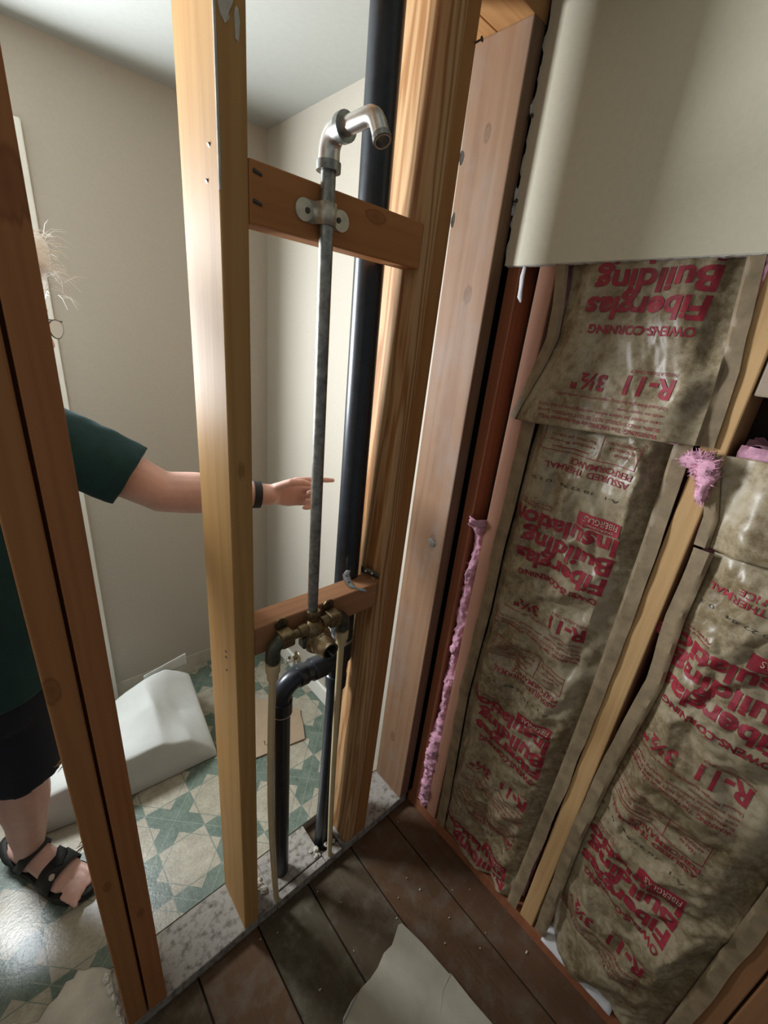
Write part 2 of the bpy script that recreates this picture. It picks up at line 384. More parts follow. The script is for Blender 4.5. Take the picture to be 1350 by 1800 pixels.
for z in (1.97, 1.87): chip(A2, (-.203 + .019, 0.0, z), (.004, .004, .012), 'gypsum', 'drywall_crumb', int(z * 100))
for z, s in ((2.106, .006), (1.957, .010), (1.93, .006)):
    chip(B1, (.004, -.004, z), (.006, .004, s * 1.6), 'paper_white', 'drywall_crumb', int(z * 100))
nail(B1, (.0, -.0, 2.09), (-.3, -1, 0), .012); nail(B1, (.0, 0, 1.945), (-.3, -1, 0), .012)
chip(B1, (-.0352, .040, 1.105), (.0012, .016, .013), 'galv', 'grey_smear', 77)
nail(A2, (-.19, .0, 2.13), (.2, -1, .2), .012)
for z, yy in ((1.853, .03), (1.815, .042), (1.0, .05), (.985, .05), (.95, .05)):
    MB().tube([(-.6512, yy, z), (-.6495, yy, z + .001)], .003, 8).build('nail_hole', 'screw', MD)
MB().box(-.6508, -.6478, -.0006, .004, 1.80, TZ).build('paint_smear', 'dust', MD, bevel=.0005)
chip(MD, (-.637, -.0008, 1.995), (.012, .0016, .02), 'dust', 'plaster_smear', 5)
chip(MD, (-.622, -.0008, 1.975), (.004, .0016, .016), 'dust', 'plaster_smear', 6)
for (xx, zz, pr, sd) in ((-.945, .94, P1, 1), (-.945, .73, P1, 2)):
    for j in range(3):
        a = Vector((xx, .003 + j * .003, zz + j * .004)); MB().tube([a, a + Vector((-.007 - .003 * (j % 2), -.002, -.006 + .008 * (j % 2)))], [.0010, .0003], 5).build('splinter', 'w_mid', pr)

tp = empty('top_plate', (-.45, .07, TZ), 'brown double top plate above the open studs', 'plate')
MB().box(-2.6, .01, .0, .086, TZ, ZC).build('board', 'w_top', tp, bevel=.002)
MB().box(-2.6, .01, .0875, Y1, TZ, ZC).build('board', 'w_top', tp, bevel=.002)

ub = tag(MB().box(-.6090, -.2625, 0, .041, 1.771, 1.848).build('blocking', 'w_block', origin=(-.44, .02, 1.81), bevel=.003), 'reddish brown upper cross block behind the strapped shower pipe', 'blocking')
lb = tag(MB().box(-.6090, -.2750, .004, .062, .998, 1.068).build('blocking', 'w_block2', origin=(-.44, .03, 1.03), bevel=.003), 'lower cross block behind the brass shower valve', 'blocking')
for z in (1.835, 1.80): MB().tube([(-.603, -.0006, z), (-.590, -.0006, z - .003)], [(.001, .003), (.001, .002)], 8, up=(0, 1, 0)).build('nail_hole', 'screw', ub)

# ------------------------------------------------------------------ outside wall framing
XS = .012
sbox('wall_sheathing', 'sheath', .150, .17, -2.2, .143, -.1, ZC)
tag(MB().box(XS, .15, -2.0, -.0, 0, .045).build('bottom_plate', 'w_red', origin=(.08, -1, 0), bevel=.002), 'reddish bottom plate along the insulated wall', 'plate')
SZ = .045
Sa = stud(XS, .15, -.046, -.012, SZ, ZC, 'w_red', 'dark red narrow stud in the corner beside the pink wool strip')
Sb = stud(XS, .15, -.134, -.092, SZ, ZC, 'w_pinkish', 'pinkish stud between the pink wool strip and the stapled insulation')
Sc = stud(XS, .15, -.532, -.490, SZ, ZC, 'w_yellow', 'yellow stud between the two insulation bays')
Sd = stud(XS, .15, -.916, -.878, SZ, ZC, 'w_dark', 'dark stud at the near end of the lower right insulation')
Se = stud(XS, .15, -.962, -.921, SZ, ZC, 'w_dark', 'second dark stud doubled at the lower right corner')
tag(MB().box(XS + .004, .15, -.876, -.534, 1.615, 1.70).build('blocking', 'w_gray', origin=(.08, -.7, 1.615), bevel=.003), 'grey brown fire block high between studs at the right edge', 'blocking')
# upper drywall sheet
Wt = struct(MB().box(0, .002, -2.0, -.010, 1.822, ZC).build('wall_tub', 'paint_tub'))
def jag():
    mb = MB(); n = 220; zs = []
    for i in range(n + 1):
        y = -.014 - 1.2 * i / n; zs.append((y, 1.8205 + noise.noise((y * 90, 0, 3)) * .0016))
    vs = []
    for y, z in zs: vs += [(.0022, y, z), (XS, y, z - .001), (XS, y, ZC), (.0022, y, ZC)]
    fs = []
    for i in range(n):
        a = 4 * i; b = a + 4
        fs += [(a, b, b + 1, a + 1), (a + 1, b + 1, b + 2, a + 2), (a, a + 3, b + 3, b)]
    mb.add(vs, fs + [(0, 1, 2, 3)]); return mb.build('gypsum_core', 'gypsum', Wt)
jag()
for i in range(9):
    z = 1.86 + i * .05; chip(Wt, (.004, -.010, z), (.003, .005 + .003 * (i % 2), .02), 'gypsum', 'torn_edge', 60 + i)

# ------------------------------------------------------------------ insulation
def lerp_pts(pts, z):
    if z <= pts[0][0]: return pts[0][1]
    for (a, b), (c, d) in zip(pts, pts[1:]):
        if z <= c: return b + (d - b) * (z - a) / (c - a)
    return pts[-1][1]
def ridge(y, z, seed, fr=6.5):
    """crumpled paper: straight creases between tilted facets at three sizes"""
    p = Vector((y * fr, z * fr * .8, seed)); p += noise.noise_vector(p * .6) * .5
    d = noise.voronoi(Vector((p.x * 1.25 + p.y * .3, p.y * 1.05, seed)))[0]; r = 1.15 * (d[1] - d[0])
    q = Vector((p.x * .75 - p.y * .66, p.x * .66 + p.y * .75, seed + 5)) * 2.3
    d = noise.voronoi(q)[0]; r -= .62 * (d[1] - d[0])
    q = Vector((p.x * .5 + p.y * .87, -p.x * .87 + p.y * .5, seed + 9)) * 4.9
    d = noise.voronoi(q)[0]; r += .26 * (d[1] - d[0])
    return 1.5 * (r - .22)
def smooth(a, b, x):
    t = min(1, max(0, (x - a) / (b - a))); return t * t * (3 - 2 * t)
TXT = {}
def text_geo(body, bold=0.0):
    key = (body, bold)
    if key in TXT: return TXT[key]
    c = bpy.data.curves.new('lettering', 'FONT'); c.body = body; c.size = 1; c.offset = bold; c.resolution_u = 3
    o = bpy.data.objects.new('lettering', c); COL.objects.link(o)
    dg = bpy.context.evaluated_depsgraph_get(); me = bpy.data.meshes.new_from_object(o.evaluated_get(dg))
    bpy.data.objects.remove(o); bpy.data.curves.remove(c)
    TXT[key] = me; return me
CAP = None
def put_text(parent, H, body, ys, ye, zb, cap, mat='ink', bold=0., slope=0., clip=None, off=.0021):
    """lettering printed upside down on a facing: starts at ys, runs towards +y, feet at zb"""
    me = text_geo(body, bold)
    if not me.vertices: return
    xs = [v.co.x for v in me.vertices]; x0, x1 = min(xs), max(xs)
    sx = (ye - ys) / (x1 - x0); sy = cap / .70
    bm = bmesh.new(); bm.from_mesh(me)
    for v in bm.verts:
        y = ys + (v.co.x - x0) * sx; z = zb - v.co.y * sy + slope * (y - ys); v.co = Vector((0, y, z))
    if cap > .02:
        st = .007
        lo = min(v.co.y for v in bm.verts); hi = max(v.co.y for v in bm.verts); a = lo + st
        while a < hi:
            bmesh.ops.bisect_plane(bm, geom=bm.verts[:] + bm.edges[:] + bm.faces[:], plane_co=(0, a, 0), plane_no=(0, 1, 0)); a += st
        lo = min(v.co.z for v in bm.verts); hi = max(v.co.z for v in bm.verts); a = lo + st
        while a < hi:
            bmesh.ops.bisect_plane(bm, geom=bm.verts[:] + bm.edges[:] + bm.faces[:], plane_co=(0, 0, a), plane_no=(0, 0, 1)); a += st
    if clip:
        kill = [v for v in bm.verts if not (clip[0] < v.co.z < clip[1])]
        bmesh.ops.delete(bm, geom=kill, context='VERTS')
    ox, oy, oz = ORG[parent.name]
    for v in bm.verts: v.co = Vector((H(v.co.y, v.co.z) - off - ox, v.co.y - oy, v.co.z - oz))
    out = bpy.data.meshes.new('lettering'); bm.to_mesh(out); bm.free()
    if out.polygons: link('lettering', out, mat, parent, ORG[parent.name])
def put_quad(parent, H, y0, y1, z0, z1, mat='ink', off=.0021, name='printed_box', n=10):
    vs, fs = grid_mesh(lambda u, v: (H(y0 + (y1 - y0) * u, z0 + (z1 - z0) * v) - off, y0 + (y1 - y0) * u, z0 + (z1 - z0) * v), n, 4)
    MB().add(vs, [f[::-1] for f in fs], True).build(name, mat, parent)
def label_print(parent, H, y, z, clip=None, parts='abcd', wd=1.0, sl=0.):
    """one repeat of the printed facing; y = start edge, z = feet of the maker's line"""
    T = lambda s, a, b, dz, cap, **k: put_text(parent, H, s, y + a * wd, y + b * wd, z + dz, cap, clip=clip, slope=sl, **k)
    inside = lambda dz: clip is None or clip[0] + .035 < z + dz < clip[1] - .035
    if 'a' in parts:
        T('OWENS-CORNING', 0, .186, 0, .0155, bold=.03)
        T('Fiberglas', -.004, .206, .050, .038, bold=.034)
        T('Building', -.004, .204, .0965, .038, bold=.034)
        T('Insulation', -.002, .243, .143, .038, bold=.034)
        if inside(.163):
            put_quad(parent, H, y + .002, y + .094 * wd, z + .148, z + .179)
            T('FIBERGLAS', .008, .078, .174, .013, mat='ink_white', off=.0034)
            T('OWENS-CORNING', .014, .072, .1565, .0045, mat='ink_white', off=.0034)
    if 'b' in parts:
        T('R-11', .002, .085, -.088, .034, bold=.03)
        T('INSULATION ONLY', .002, .085, -.076, .006)
        T('3\u00bd"', .122, .190, -.094, .030, bold=.03)
        T('Unfaced Fiberglas building insulation is non-combustible.', 0, .216, -.134, .0062)
        T('with an open flame.', 0, .085, -.148, .0062)
        T('care should be taken when working close to the facing', 0, .247, -.160, .0065)
        T('BURN AND SHOULD NOT BE LEFT EXPOSED. Special', 0, .243, -.172, .0072)
        T('WARNING: The FACING on this insulation WILL', 0, .240, -.184, .0085, bold=.01)
    if 'c' in parts:
        T('A-1   10 22 84', .02, .15, .228, .007, mat='ink_black')
        T('0 3 SC', .17, .225, .228, .007, mat='ink_black')
        T('Apply vapor side', .150, .236, .166, .0055)
        T('toward living area', .150, .236, .158, .0055)
        T('ASSURED THERMAL', .010, .192, .268, .0135, bold=.012)
        T('PERFORMANCE', .010, .146, .285, .0125, bold=.012)
        if inside(.30):
            for a, b, c, d in ((.01, .215, .293, .2945), (.01, .0115, .293, .345), (.0855, .087, .293, .345), (.214, .2155, .293, .345), (.01, .215, .345, .3465)):
                if inside(c): put_quad(parent, H, y + a, y + b, z + c, z + d, n=24 if b - a > .1 else 2, name='printed_line')
            T('NAHB', .03, .06, .315, .006); T('RESEARCH', .02, .07, .326, .006); T('FOUNDATION, INC.', .014, .08, .337, .006)
            put_quad(parent, H, y + .11, y + .19, z + .302, z + .304, n=16, name='printed_line')
            T('certified R-value', .10, .20, .318, .006); T('for this product', .10, .20, .330, .006)

def pink_wool(parent, y0, y1, z0, z1, x0, x1, seed=0, name='fiberglass_wool', nz=None, amp=.008):
    """rough pink batt behind the paper"""
    nz = nz or max(6, int((z1 - z0) / .012)); ny = max(4, int((y1 - y0) / .012))
    mb = MB()
    def f(u, v):
        y = y0 + (y1 - y0) * u; z = z0 + (z1 - z0) * v
        return (x0 + amp * noise.fractal((y * 40, z * 40, seed), 1, 2, 4), y + amp * .4 * noise.noise((y * 30, z * 50, seed + 4)), z)
    vs, fs = grid_mesh(f, ny, nz); mb.add(vs, [q[::-1] for q in fs], True)
    def g(u, v):
        y = y0 + (y1 - y0) * u; x = x0 + (x1 - x0) * v
        return (x, y, z1 + amp * 1.2 * noise.fractal((y * 45, x * 45, seed + 9), 1, 2, 4))
    vs, fs = grid_mesh(g, ny, max(4, int((x1 - x0) / .012))); mb.add(vs, [q[::-1] for q in fs], True)
    mb.box(x0 + .004, x1, y0 + .003, y1 - .003, z0, z1 - .006)
    return mb.build(name, 'pink', parent)

def batt(label, L, R, zlo, zhi, H, fw=.030, step=.0046, wool=True, name='insulation_batt'):
    """L, R: outer edges as (z, y) polylines; zlo/zhi functions of s; flanges fw wide"""
    yc = (L[0][1] + R[0][1]) / 2
    root = empty(name, (.03, yc, min(zlo(0), zlo(1))), label, 'insulation')
    nv = int((max(zhi(0), zhi(1)) - min(zlo(0), zlo(1))) / step); nu = int(abs(L[0][1] - R[0][1]) / step)
    def P(s, v):
        z = zlo(s) + (zhi(s) - zlo(s)) * v
        yl = lerp_pts(L, z) - fw; yr = lerp_pts(R, z) + fw
        y = yl + (yr - yl) * s
        return (H(y, z), y, z)
    vs, fs = grid_mesh(P, nu, nv)
    fac = MB().add(vs, fs, True).build('kraft_facing', 'kraft', root)
    def Fl(E, sg):
        def Q(s, v):
            ss = 0 if sg > 0 else 1
            z = zlo(ss) + (zhi(ss) - zlo(ss)) * v
            y0 = lerp_pts(E, z); y = y0 - sg * (fw + .002) * s + .003 * noise.noise((z * 9, sg, 1)) * (1 - s)
            lift = .004 * noise.noise((z * 14, sg * 3, 2)) + .002
            x = min(H(y0 - sg * (fw + .006), z) - .004, XS - .003) if s > .9 else XS - .004 - abs(lift) * (1 + s)
            return (x, y, z)
        v2, f2 = grid_mesh(Q, 5, nv)
        return MB().add(v2, f2 if sg > 0 else f2, True).build('stapling_flange', 'flange', root)
    Fl(L, 1); Fl(R, -1)
    return root, fac

def solid(o, th=.0012):
    m = o.modifiers.new('paper', 'SOLIDIFY'); m.thickness = th; m.offset = 0
    return o

# bay 1, long lower batt
def H1(y, z):
    d = min(-.160 - y, y + .462)
    t = smooth(0, .05, d)
    x = .022 - .034 * t
    x += -.018 * noise.noise((y * 7, z * 4.2, 3.3)) * t
    x -= .0210 * ridge(y, z, 1.2) * (.25 + .75 * t)
    x += .012 * math.exp(-((z - 1.02 - (y + .3) * .35) / .03) ** 2) * t       # deep sagging fold
    x += .010 * math.exp(-((z - .90 + (y + .3) * .5) / .025) ** 2) * t
    x += .012 * smooth(.42, .1, z) * t + .010 * smooth(1.42, 1.50, z)
    return max(-.03, x)
L1 = [(.06, -.146), (.19, -.144), (.66, -.124), (.98, -.133), (1.16, -.130), (1.29, -.134), (1.54, -.136)]
R1 = [(.06, -.477), (.64, -.490), (.93, -.493), (1.12, -.492), (1.32, -.489), (1.5, -.483)]
b1, f1 = batt('long wrinkled kraft faced batt in the corner bay', L1, R1, lambda s: .055, lambda s: 1.535 + .006 * math.sin(s * 9), H1)
solid(f1)
pink_wool(b1, -.476, -.150, .06, 1.46, .055, .14, 1)
for zz, pp in ((1.158, 'abc'), (.578, 'abc'), (.0, 'ac')): label_print(f1, H1, -.419, zz, clip=(.07, 1.53), parts=pp)
put_text(f1, H1, 'R-11', -.417, -.334, 1.069, .034, bold=.03)
# bay 1, upper batt whose loose end hangs over the lower one
def H2(y, z):
    lo = smooth(1.66, 1.50, z)
    ya = lerp_pts(L2, z) - .026; yb = lerp_pts(R2, z) + .026
    d = min(ya - y, y - yb); t = smooth(0, .05, d)
    x = .016 - .020 * t - .022 * lo
    x -= .0090 * ridge(y, z, 8.1, 6.) * (.3 + .7 * t) * (1 - .5 * lo)
    dd = (y + .40) * .64 + (z - 1.66) * .42                                   # long diagonal fold at the right
    x -= .016 * math.exp(-((dd + .055) / .018) ** 2) * (1 - lo)
    x += .014 * smooth(1.70, 1.80, z)
    return max(-.045, x)
L2 = [(1.49, -.096), (1.53, -.108), (1.60, -.128), (1.68, -.149), (1.74, -.146), (1.82, -.134), (2.2, -.134)]
R2 = [(1.49, -.516), (1.53, -.512), (1.65, -.506), (1.70, -.497), (1.82, -.484), (2.2, -.49)]
b2, f2 = batt('upper kraft faced batt hanging below the cream drywall', L2, R2, lambda s: 1.497 + .024 * s, lambda s: 1.88, H2, fw=.024)
solid(f2)
pink_wool(b2, -.486, -.138, 1.52, 2.1, .045, .14, 2)
pink_wool(b2, -.46, -.14, 1.515, 1.53, .0, .05, 8, amp=.006)
label_print(f2, H2, -.428, 1.712, clip=(1.50, 1.90), parts='ab', sl=-.015)
# bay 2, small upper piece and long lower batt
def H3(y, z):
    d = min(-.560 - y, y + .86); t = smooth(0, .05, d)
    x = .014 - .030 * t - .006 * ridge(y, z, 4.4, 7.) * (.3 + .7 * t)
    x -= .012 * math.exp(-((z - 1.385 - (y + .6) * .2) / .02) ** 2) * t
    return max(-.035, x)
L3 = [(1.33, -.540), (1.40, -.537), (1.5, -.508), (1.54, -.500)]
R3 = [(1.33, -.885), (1.54, -.885)]
b3, f3 = batt('short blank kraft faced batt at the right edge', L3, R3, lambda s: 1.345 + .03 * s, lambda s: 1.512 + .03 * s, H3, fw=.020)
solid(f3)
pink_wool(b3, -.87, -.545, 1.36, 1.535, .02, .14, 3, amp=.010)
def tuft(parent, c, r, seed, n=160):
    mb = MB(); mb.ball(c, r, 22, 16); cc = Vector(c)
    mb.v = [tuple(cc + (Vector(v) - cc) * (1 + .85 * noise.fractal(Vector(v) * 45 + Vector((seed, 0, 0)), 1, 2, 3))) for v in mb.v]
    o = mb.build('pulled_wool', 'pink', parent); rr = random.Random(seed); hb = MB()
    for i in range(n):
        p = Vector(rr.choice(mb.v)); d = (p - cc).normalized() + Vector((rr.uniform(-.6, .6), rr.uniform(-.6, .6), rr.uniform(-.6, .6)))
        hb.tube([p, p + d.normalized() * rr.uniform(.003, .009)], [.0006, .0003], 3, cap=False)
    h = hb.build('loose_fibres', 'pink', o); h['kind'] = 'stuff'
tuft(b3, (-.001, -.506, 1.492), (.012, .026, .022), 6, 320)
tuft(b3, (.001, -.520, 1.462), (.010, .014, .026), 9, 200)
def H4(y, z):
    d = min(-.568 - y, y + .85); t = smooth(0, .06, d)
    x = .022 - .034 * t - .018 * noise.noise((y * 6, z * 4, 9.3)) * t
    x -= .0210 * ridge(y, z, 6.6) * (.25 + .75 * t)
    x += .012 * math.exp(-((z - .95 - (y + .7) * .4) / .03) ** 2) * t
    x -= .018 * math.exp(-(((y + .80) * .8 + (z - .45) * .28) / .025) ** 2) * smooth(.75, .55, z)
    x += .02 * smooth(.30, .08, z)
    return max(-.035, x)
L4 = [(.06, -.540), (.5, -.530), (.79, -.537), (1.03, -.552), (1.19, -.541), (1.35, -.541)]
R4 = [(.06, -.882), (1.35, -.886)]
b4, f4 = batt('long crumpled kraft faced batt in the near bay', L4, R4, lambda s: .065, lambda s: 1.340 + .03 * s, H4)
solid(f4)
pink_wool(b4, -.872, -.548, .07, 1.33, .055, .14, 4)
for zz, pp in ((1.018, 'abc'), (.424, 'abc')): label_print(f4, H4, -.775, zz, clip=(.08, 1.345), parts=pp)
put_text(f4, H4, 'R-11', -.773, -.69, .335, .034, bold=.03)

# strip of bare pink wool in the narrow corner gap
def wool_strip():
    mb = MB(); n = 130; m = 7
    def f(u, v):
        z = .06 + 1.16 * v; w = .017 + .008 * noise.noise((z * 13, 0, 2)) + .010 * smooth(.55, .35, z) + .012 * smooth(1.16, 1.21, z)
        yc = -.068 - .008 * noise.noise((z * 5, 4, 0)); a = math.pi * u
        r = 1 + .35 * noise.noise((u * 4, z * 45, 5)) + .2 * noise.noise((u * 9, z * 140, 8))
        xx = .040 - (.022 + .012 * noise.noise((z * 11, 7, 7)) + .014 * smooth(.5, .35, z) + .03 * smooth(1.15, 1.21, z)) * math.sin(a) * r
        return (xx, yc + w * math.cos(a) * r, z)
    vs, fs = grid_mesh(f, 14, 260); mb.add(vs, fs, True)
    o = mb.build('wool_strip', 'pink', origin=(.04, -.07, .06))
    r2 = random.Random(3); hb = MB()
    for i in range(420):
        u, v = r2.random(), r2.random() ** 1.2; p = Vector(f(u, v)); d = Vector((-.8, r2.uniform(-1, 1), r2.uniform(-.8, .8))).normalized()
        q = p + d * r2.uniform(.003, .011); hb.tube([p, (p + q) / 2 + Vector((0, 0, r2.uniform(-.002, .002))), q], [.0006, .0005, .0003], 3, cap=False)
    h = hb.build('loose_fibres', 'pink', o); h['kind'] = 'stuff'
    return tag(o, 'ragged strip of bare pink wool stuffed in the corner gap', 'insulation')
wool_strip()
tag(MB().box(.075, .15, -.088, -.050, .05, 2.25).build('gap_filler', 'sheath', origin=(.08, -.07, .05)), 'dark filler deep in the narrow gap beside the pink strip', 'filler')  # near-black box filling the back of the gap behind the pink strip
# torn white paper strip under the drywall, pale scrap at the wall foot
def ribbon(name, pts, w, axis, mat, parent=None, th=.0008, origin=(0, 0, 0)):
    mb = MB(); a = Vector(axis)
    P = [Vector(p) for p in pts]; vs = []
    for i, p in enumerate(P):
        ww = w[i] if isinstance(w, (list, tuple)) else w
        vs += [p - a * ww / 2, p + a * ww / 2]
    mb.add(vs, [(2 * i, 2 * i + 1, 2 * i + 3, 2 * i + 2) for i in range(len(P) - 1)], True)
    o = mb.build(name, mat, parent, origin); return solid(o, th)
tag(ribbon('paper_strip', [(.008, -.058, 1.822), (.004, -.059, 1.80), (.006, -.060, 1.775), (.002, -.064, 1.758), (.004, -.068, 1.748)], [.008, .011, .010, .012, .004], (0, 1, 0), 'paper_white', origin=(.006, -.06, 1.75)), 'torn white paper strip dangling below the drywall edge', 'paper')
vs, fs = grid_mesh(lambda u, v: (.004 + .05 * v + .006 * noise.noise((u * 5, v * 4, 1)), -.565 - .20 * u, .050 + .03 * v + .004 * noise.noise((u * 7, v * 5, 3))), 16, 6)
tag(solid(MB().add(vs, fs, True).build('paper_scrap', 'paper_white', origin=(.03, -.66, .05))), 'pale paper scrap lying on the plate below the near insulation', 'paper')

# ------------------------------------------------------------------ plumbing
def ell(c, u, v, r, rad, name, mat, parent, n=10):
    """quarter bend: from c+u*r to c+v*r around the inside corner"""
# riser
RX, RY = -.4865, -.012
ris = empty('shower_riser', (-.480, RY, 1.05), 'galvanised shower riser pipe with bent outlet and strap', 'pipe')
MB().tube([(-.4795, RY, 1.062), (-.4835, RY, 1.45), (-.4885, RY, 1.885)], .0113, 20).build('pipe', 'galv', ris)
el = MB()
path = [(-.4885, RY, 1.868), (-.4885, RY, 1.885)] + [tuple(p) for p in arc((-.4885, RY - .022, 1.886), (0, 1, 0), (0, 0, 1), .022, 0, math.pi / 2, 8)] + [(-.4885, RY - .034, 1.908)]
el.tube(path, [.0165] + [.0158] * (len(path) - 2) + [.0158], 20)
elo = el.build('elbow', 'galv_bright', ris)
MB().tube([(-.4885, RY, 1.862), (-.4885, RY, 1.874)], .0185, 20).build('collar', 'galv', elo)
MB().tube([(-.4885, RY - .030, 1.908), (-.4885, RY - .040, 1.908)], .0185, 20).build('collar', 'galv', elo)
ap = [Vector((-.4885, RY - .036, 1.908)), Vector((-.4885, RY - .062, 1.9085))]
ap += arc((-.4885, -.100, 1.8835), (0, 0, 1), (0, -1, 0), .025, -.0, 1.05, 8)[0:] 
e = ap[-1]; d = Vector((0, -.50, -.866)); ap.append(e + d * .024)
arm = MB().tube(ap, .0115, 20, cap=False)
arm.tube([ap[-1], ap[-1], ap[-1] - d * .02], [.0115, .0092, .0092], 20, cap='end')
armo = arm.build('shower_arm', 'galv_bright', ris)
MB().tube([ap[-1] - d * .008, ap[-1] - d * .0005], .0125, 20, cap=False).build('thread', 'galv', armo)
# two-hole strap
st = MB(); w = .030; zc = 1.808; cx = -.4875
prof = [(cx - .036, -.0015)] + [(cx - .017, -.0015)] + [(cx - .0135 * math.cos(a), -.012 - .0135 * math.sin(a) - .0) for a in [i * math.pi / 10 for i in range(11)]] + [(cx + .017, -.0015), (cx + .036, -.0015)]
vs = []
for x_, y_ in prof: vs += [(x_, y_, zc - w / 2), (x_, y_, zc + w / 2)]
st.add(vs, [(2 * i, 2 * i + 2, 2 * i + 3, 2 * i + 1) for i in range(len(prof) - 1)], True)
so = solid(st.build('strap', 'strap_zinc', ris), .0022)
for sx in (-1, 1):
    MB().tube([(cx + sx * .0345, -.0003, zc), (cx + sx * .0345, -.0030, zc)], .0152, 20).build('ear', 'strap_zinc', so)
    MB().tube([(cx + sx * .029, -.0025, zc), (cx + sx * .029, -.0052, zc)], [.0045, .0035], 12).build('screw', 'screw', so)

# brass mixing valve
vy = -.020
val = empty('shower_valve', (-.480, vy, 1.03), 'tarnished brass shower valve with open cartridge below the riser', 'valve')
MB().tube([(-.4795, vy + .004, 1.075), (-.4795, vy + .002, 1.066), (-.4795, vy + .002, 1.064), (-.479, vy, 1.035)], [.0150, .0150, .0125, .0125], 16).build('top_inlet', 'brass', val)
MB().tube([(-.556, vy, 1.034), (-.520, vy, 1.036), (-.518, vy, 1.036), (-.500, vy, 1.037)], [.0105, .0105, .0145, .0145], 16).build('left_arm', 'brass', val)
MB().tube([(-.46, vy, 1.037), (-.444, vy, 1.038), (-.442, vy, 1.038), (-.408, vy, 1.038)], [.0145, .0145, .0105, .0105], 16).build('right_arm', 'brass', val)
body = MB(); body.ball((-.480, vy, 1.030), (.026, .024, .026), 16, 10); body.build('body', 'brass', val)
# cartridge pointing out of the wall
cxv, czv = -.474, 1.005
prof = [(.000, .024), (-.028, .024), (-.028, .0325), (-.036, .0325), (-.036, .0268), (-.050, .0262), (-.0505, .0245), (-.064, .0240), (-.070, .0205), (-.080, .0200)]
MB().tube([(cxv, y_, czv + .0) for y_, r in prof], [r for y_, r in prof], 28, cap=False).build('cartridge_sleeve', 'brass_light', val)
MB().tube([(cxv, -.080, czv), (cxv, -.080, czv), (cxv, -.052, czv)], [.0200, .0155, .0155], 28, cap='end').build('cartridge_mouth', 'dark_iron', val)
MB().tube([(cxv, -.05, czv - .004), (cxv + .001, -.088, czv - .006)], [.0028, .0028], 10).build('stem', 'galv', val)
MB().tube([(cxv, -.0275, czv), (cxv, -.0310, czv)], .0338, 28).build('flange_ring', 'brass_light', val)
MB().box(-.512, -.499, vy - .012, vy + .012, .993, 1.022).build('stop_screw', 'dark_iron', val, bevel=.004)
# drop-ear elbows
def drop_ear(x, zt, sg, zbot):
    c = (x + sg * .022, vy, zt - .022)
    pts = [Vector((x + sg * .034, vy, zt))] + arc(c, (0, 0, 1), (-sg, 0, 0), .022, 0, math.pi / 2, 8) + [Vector((x, vy, zbot))]
    o = MB().tube(pts, [.0160] + [.0155] * (len(pts) - 2) + [.0165], 18).build('elbow', 'dark_iron', val)
    MB().tube([(x, vy, zbot + .004), (x, vy, zbot - .010)], .0118, 14).build('nipple', 'brass', o)
    e2 = MB().box(x + sg * .030 - .016, x + sg * .030 + .016, vy - .0155, vy + .018, zt - .015, zt + .018)
    e2.build('ear_block', 'brass', o, bevel=.005)
    ear = MB().tube([(x + sg * .030, vy + .019, zt + .024), (x + sg * .030, vy + .0225, zt + .024)], .015, 18); ear.build('ear', 'brass', o)
    MB().tube([(x + sg * .030, vy + .0195, zt + .026), (x + sg * .030, vy + .016, zt + .026)], .0045, 10).build('screw', 'screw', o)
drop_ear(-.579, 1.034, 1, .992)
drop_ear(-.398, 1.036, -1, .999)
# cream supply tubes
def supply(xt, yt, zt, xb, yb, label, bow):
    r = empty('supply_pipe', (xb, yb, .02), label, 'pipe')
    pts = [Vector((xt, yt, zt - .03)).lerp(Vector((xb, yb, .015)), i / 24) + Vector((bow * math.sin(math.pi * i / 24), .0, 0)) for i in range(25)]
    MB().tube(pts, .0082, 16).build('tube', 'cpvc', r)
    MB().tube([(xt, yt, zt), (xt, yt, zt - .003), (xt, yt, zt - .022), (xt, yt, zt - .024), (xt, yt, zt - .043), (xt, yt, zt - .045)], [.0125, .0158, .0155, .0128, .0122, .0085], 20).build('adapter', 'cpvc', r)
supply(-.579, vy, .984, -.543, .012, 'cream plastic supply tube from the left valve elbow', -.012)
supply(-.398, vy, .991, -.349, .012, 'cream plastic supply tube from the right valve elbow', -.004)

# black drain stack
stk = empty('drain_stack', (-.325, .075, 0), 'black plastic vent and drain stack with side elbow', 'pipe')
ys = .080
MB().tube([(-.316, ys, .80), (-.318, ys, 1.4), (-.326, ys, 2.28)], .0302, 28).build('vent_pipe', 'abs', stk)
MB().tube([(-.340, ys - .006, -.02), (-.334, ys - .006, .3), (-.326, ys, .77)], .0240, 24).build('drain_pipe', 'abs', stk)
tee = MB().tube([(-.3255, ys, .705), (-.3255, ys, .745), (-.3245, ys, .748), (-.3235, ys, .825), (-.323, ys, .828), (-.323, ys, .868)], [.0300, .0305, .0275, .0320, .0355, .0355], 26)
tee = tee.build('tee', 'abs', stk)
MB().tube([(-.323, ys, .868), (-.323, ys, .872)], .0362, 26).build('hub_ring', 'strap_zinc', tee)
MB().tube([(-.325, ys, .795), (-.372, ys, .800), (-.374, ys, .800), (-.412, ys, .802)], [.0265, .0265, .0310, .0305], 24).build('branch', 'abs', tee)
MB().tube([(-.408, ys, .8015), (-.434, ys, .803)], .0262, 24).build('spigot', 'abs', tee)
MB().tube([(-.431, ys, .803), (-.433, ys, .803), (-.455, ys, .803)], [.0285, .0298, .0298], 24).build('hub_ring', 'abs', tee)
pts = [Vector((-.450, ys, .8025))] + [Vector((-.452 - .048 * math.sin(a), ys, .7545 + .048 * math.cos(a))) for a in [i * math.pi / 20 for i in range(11)]] + [Vector((-.500, ys, .735))]
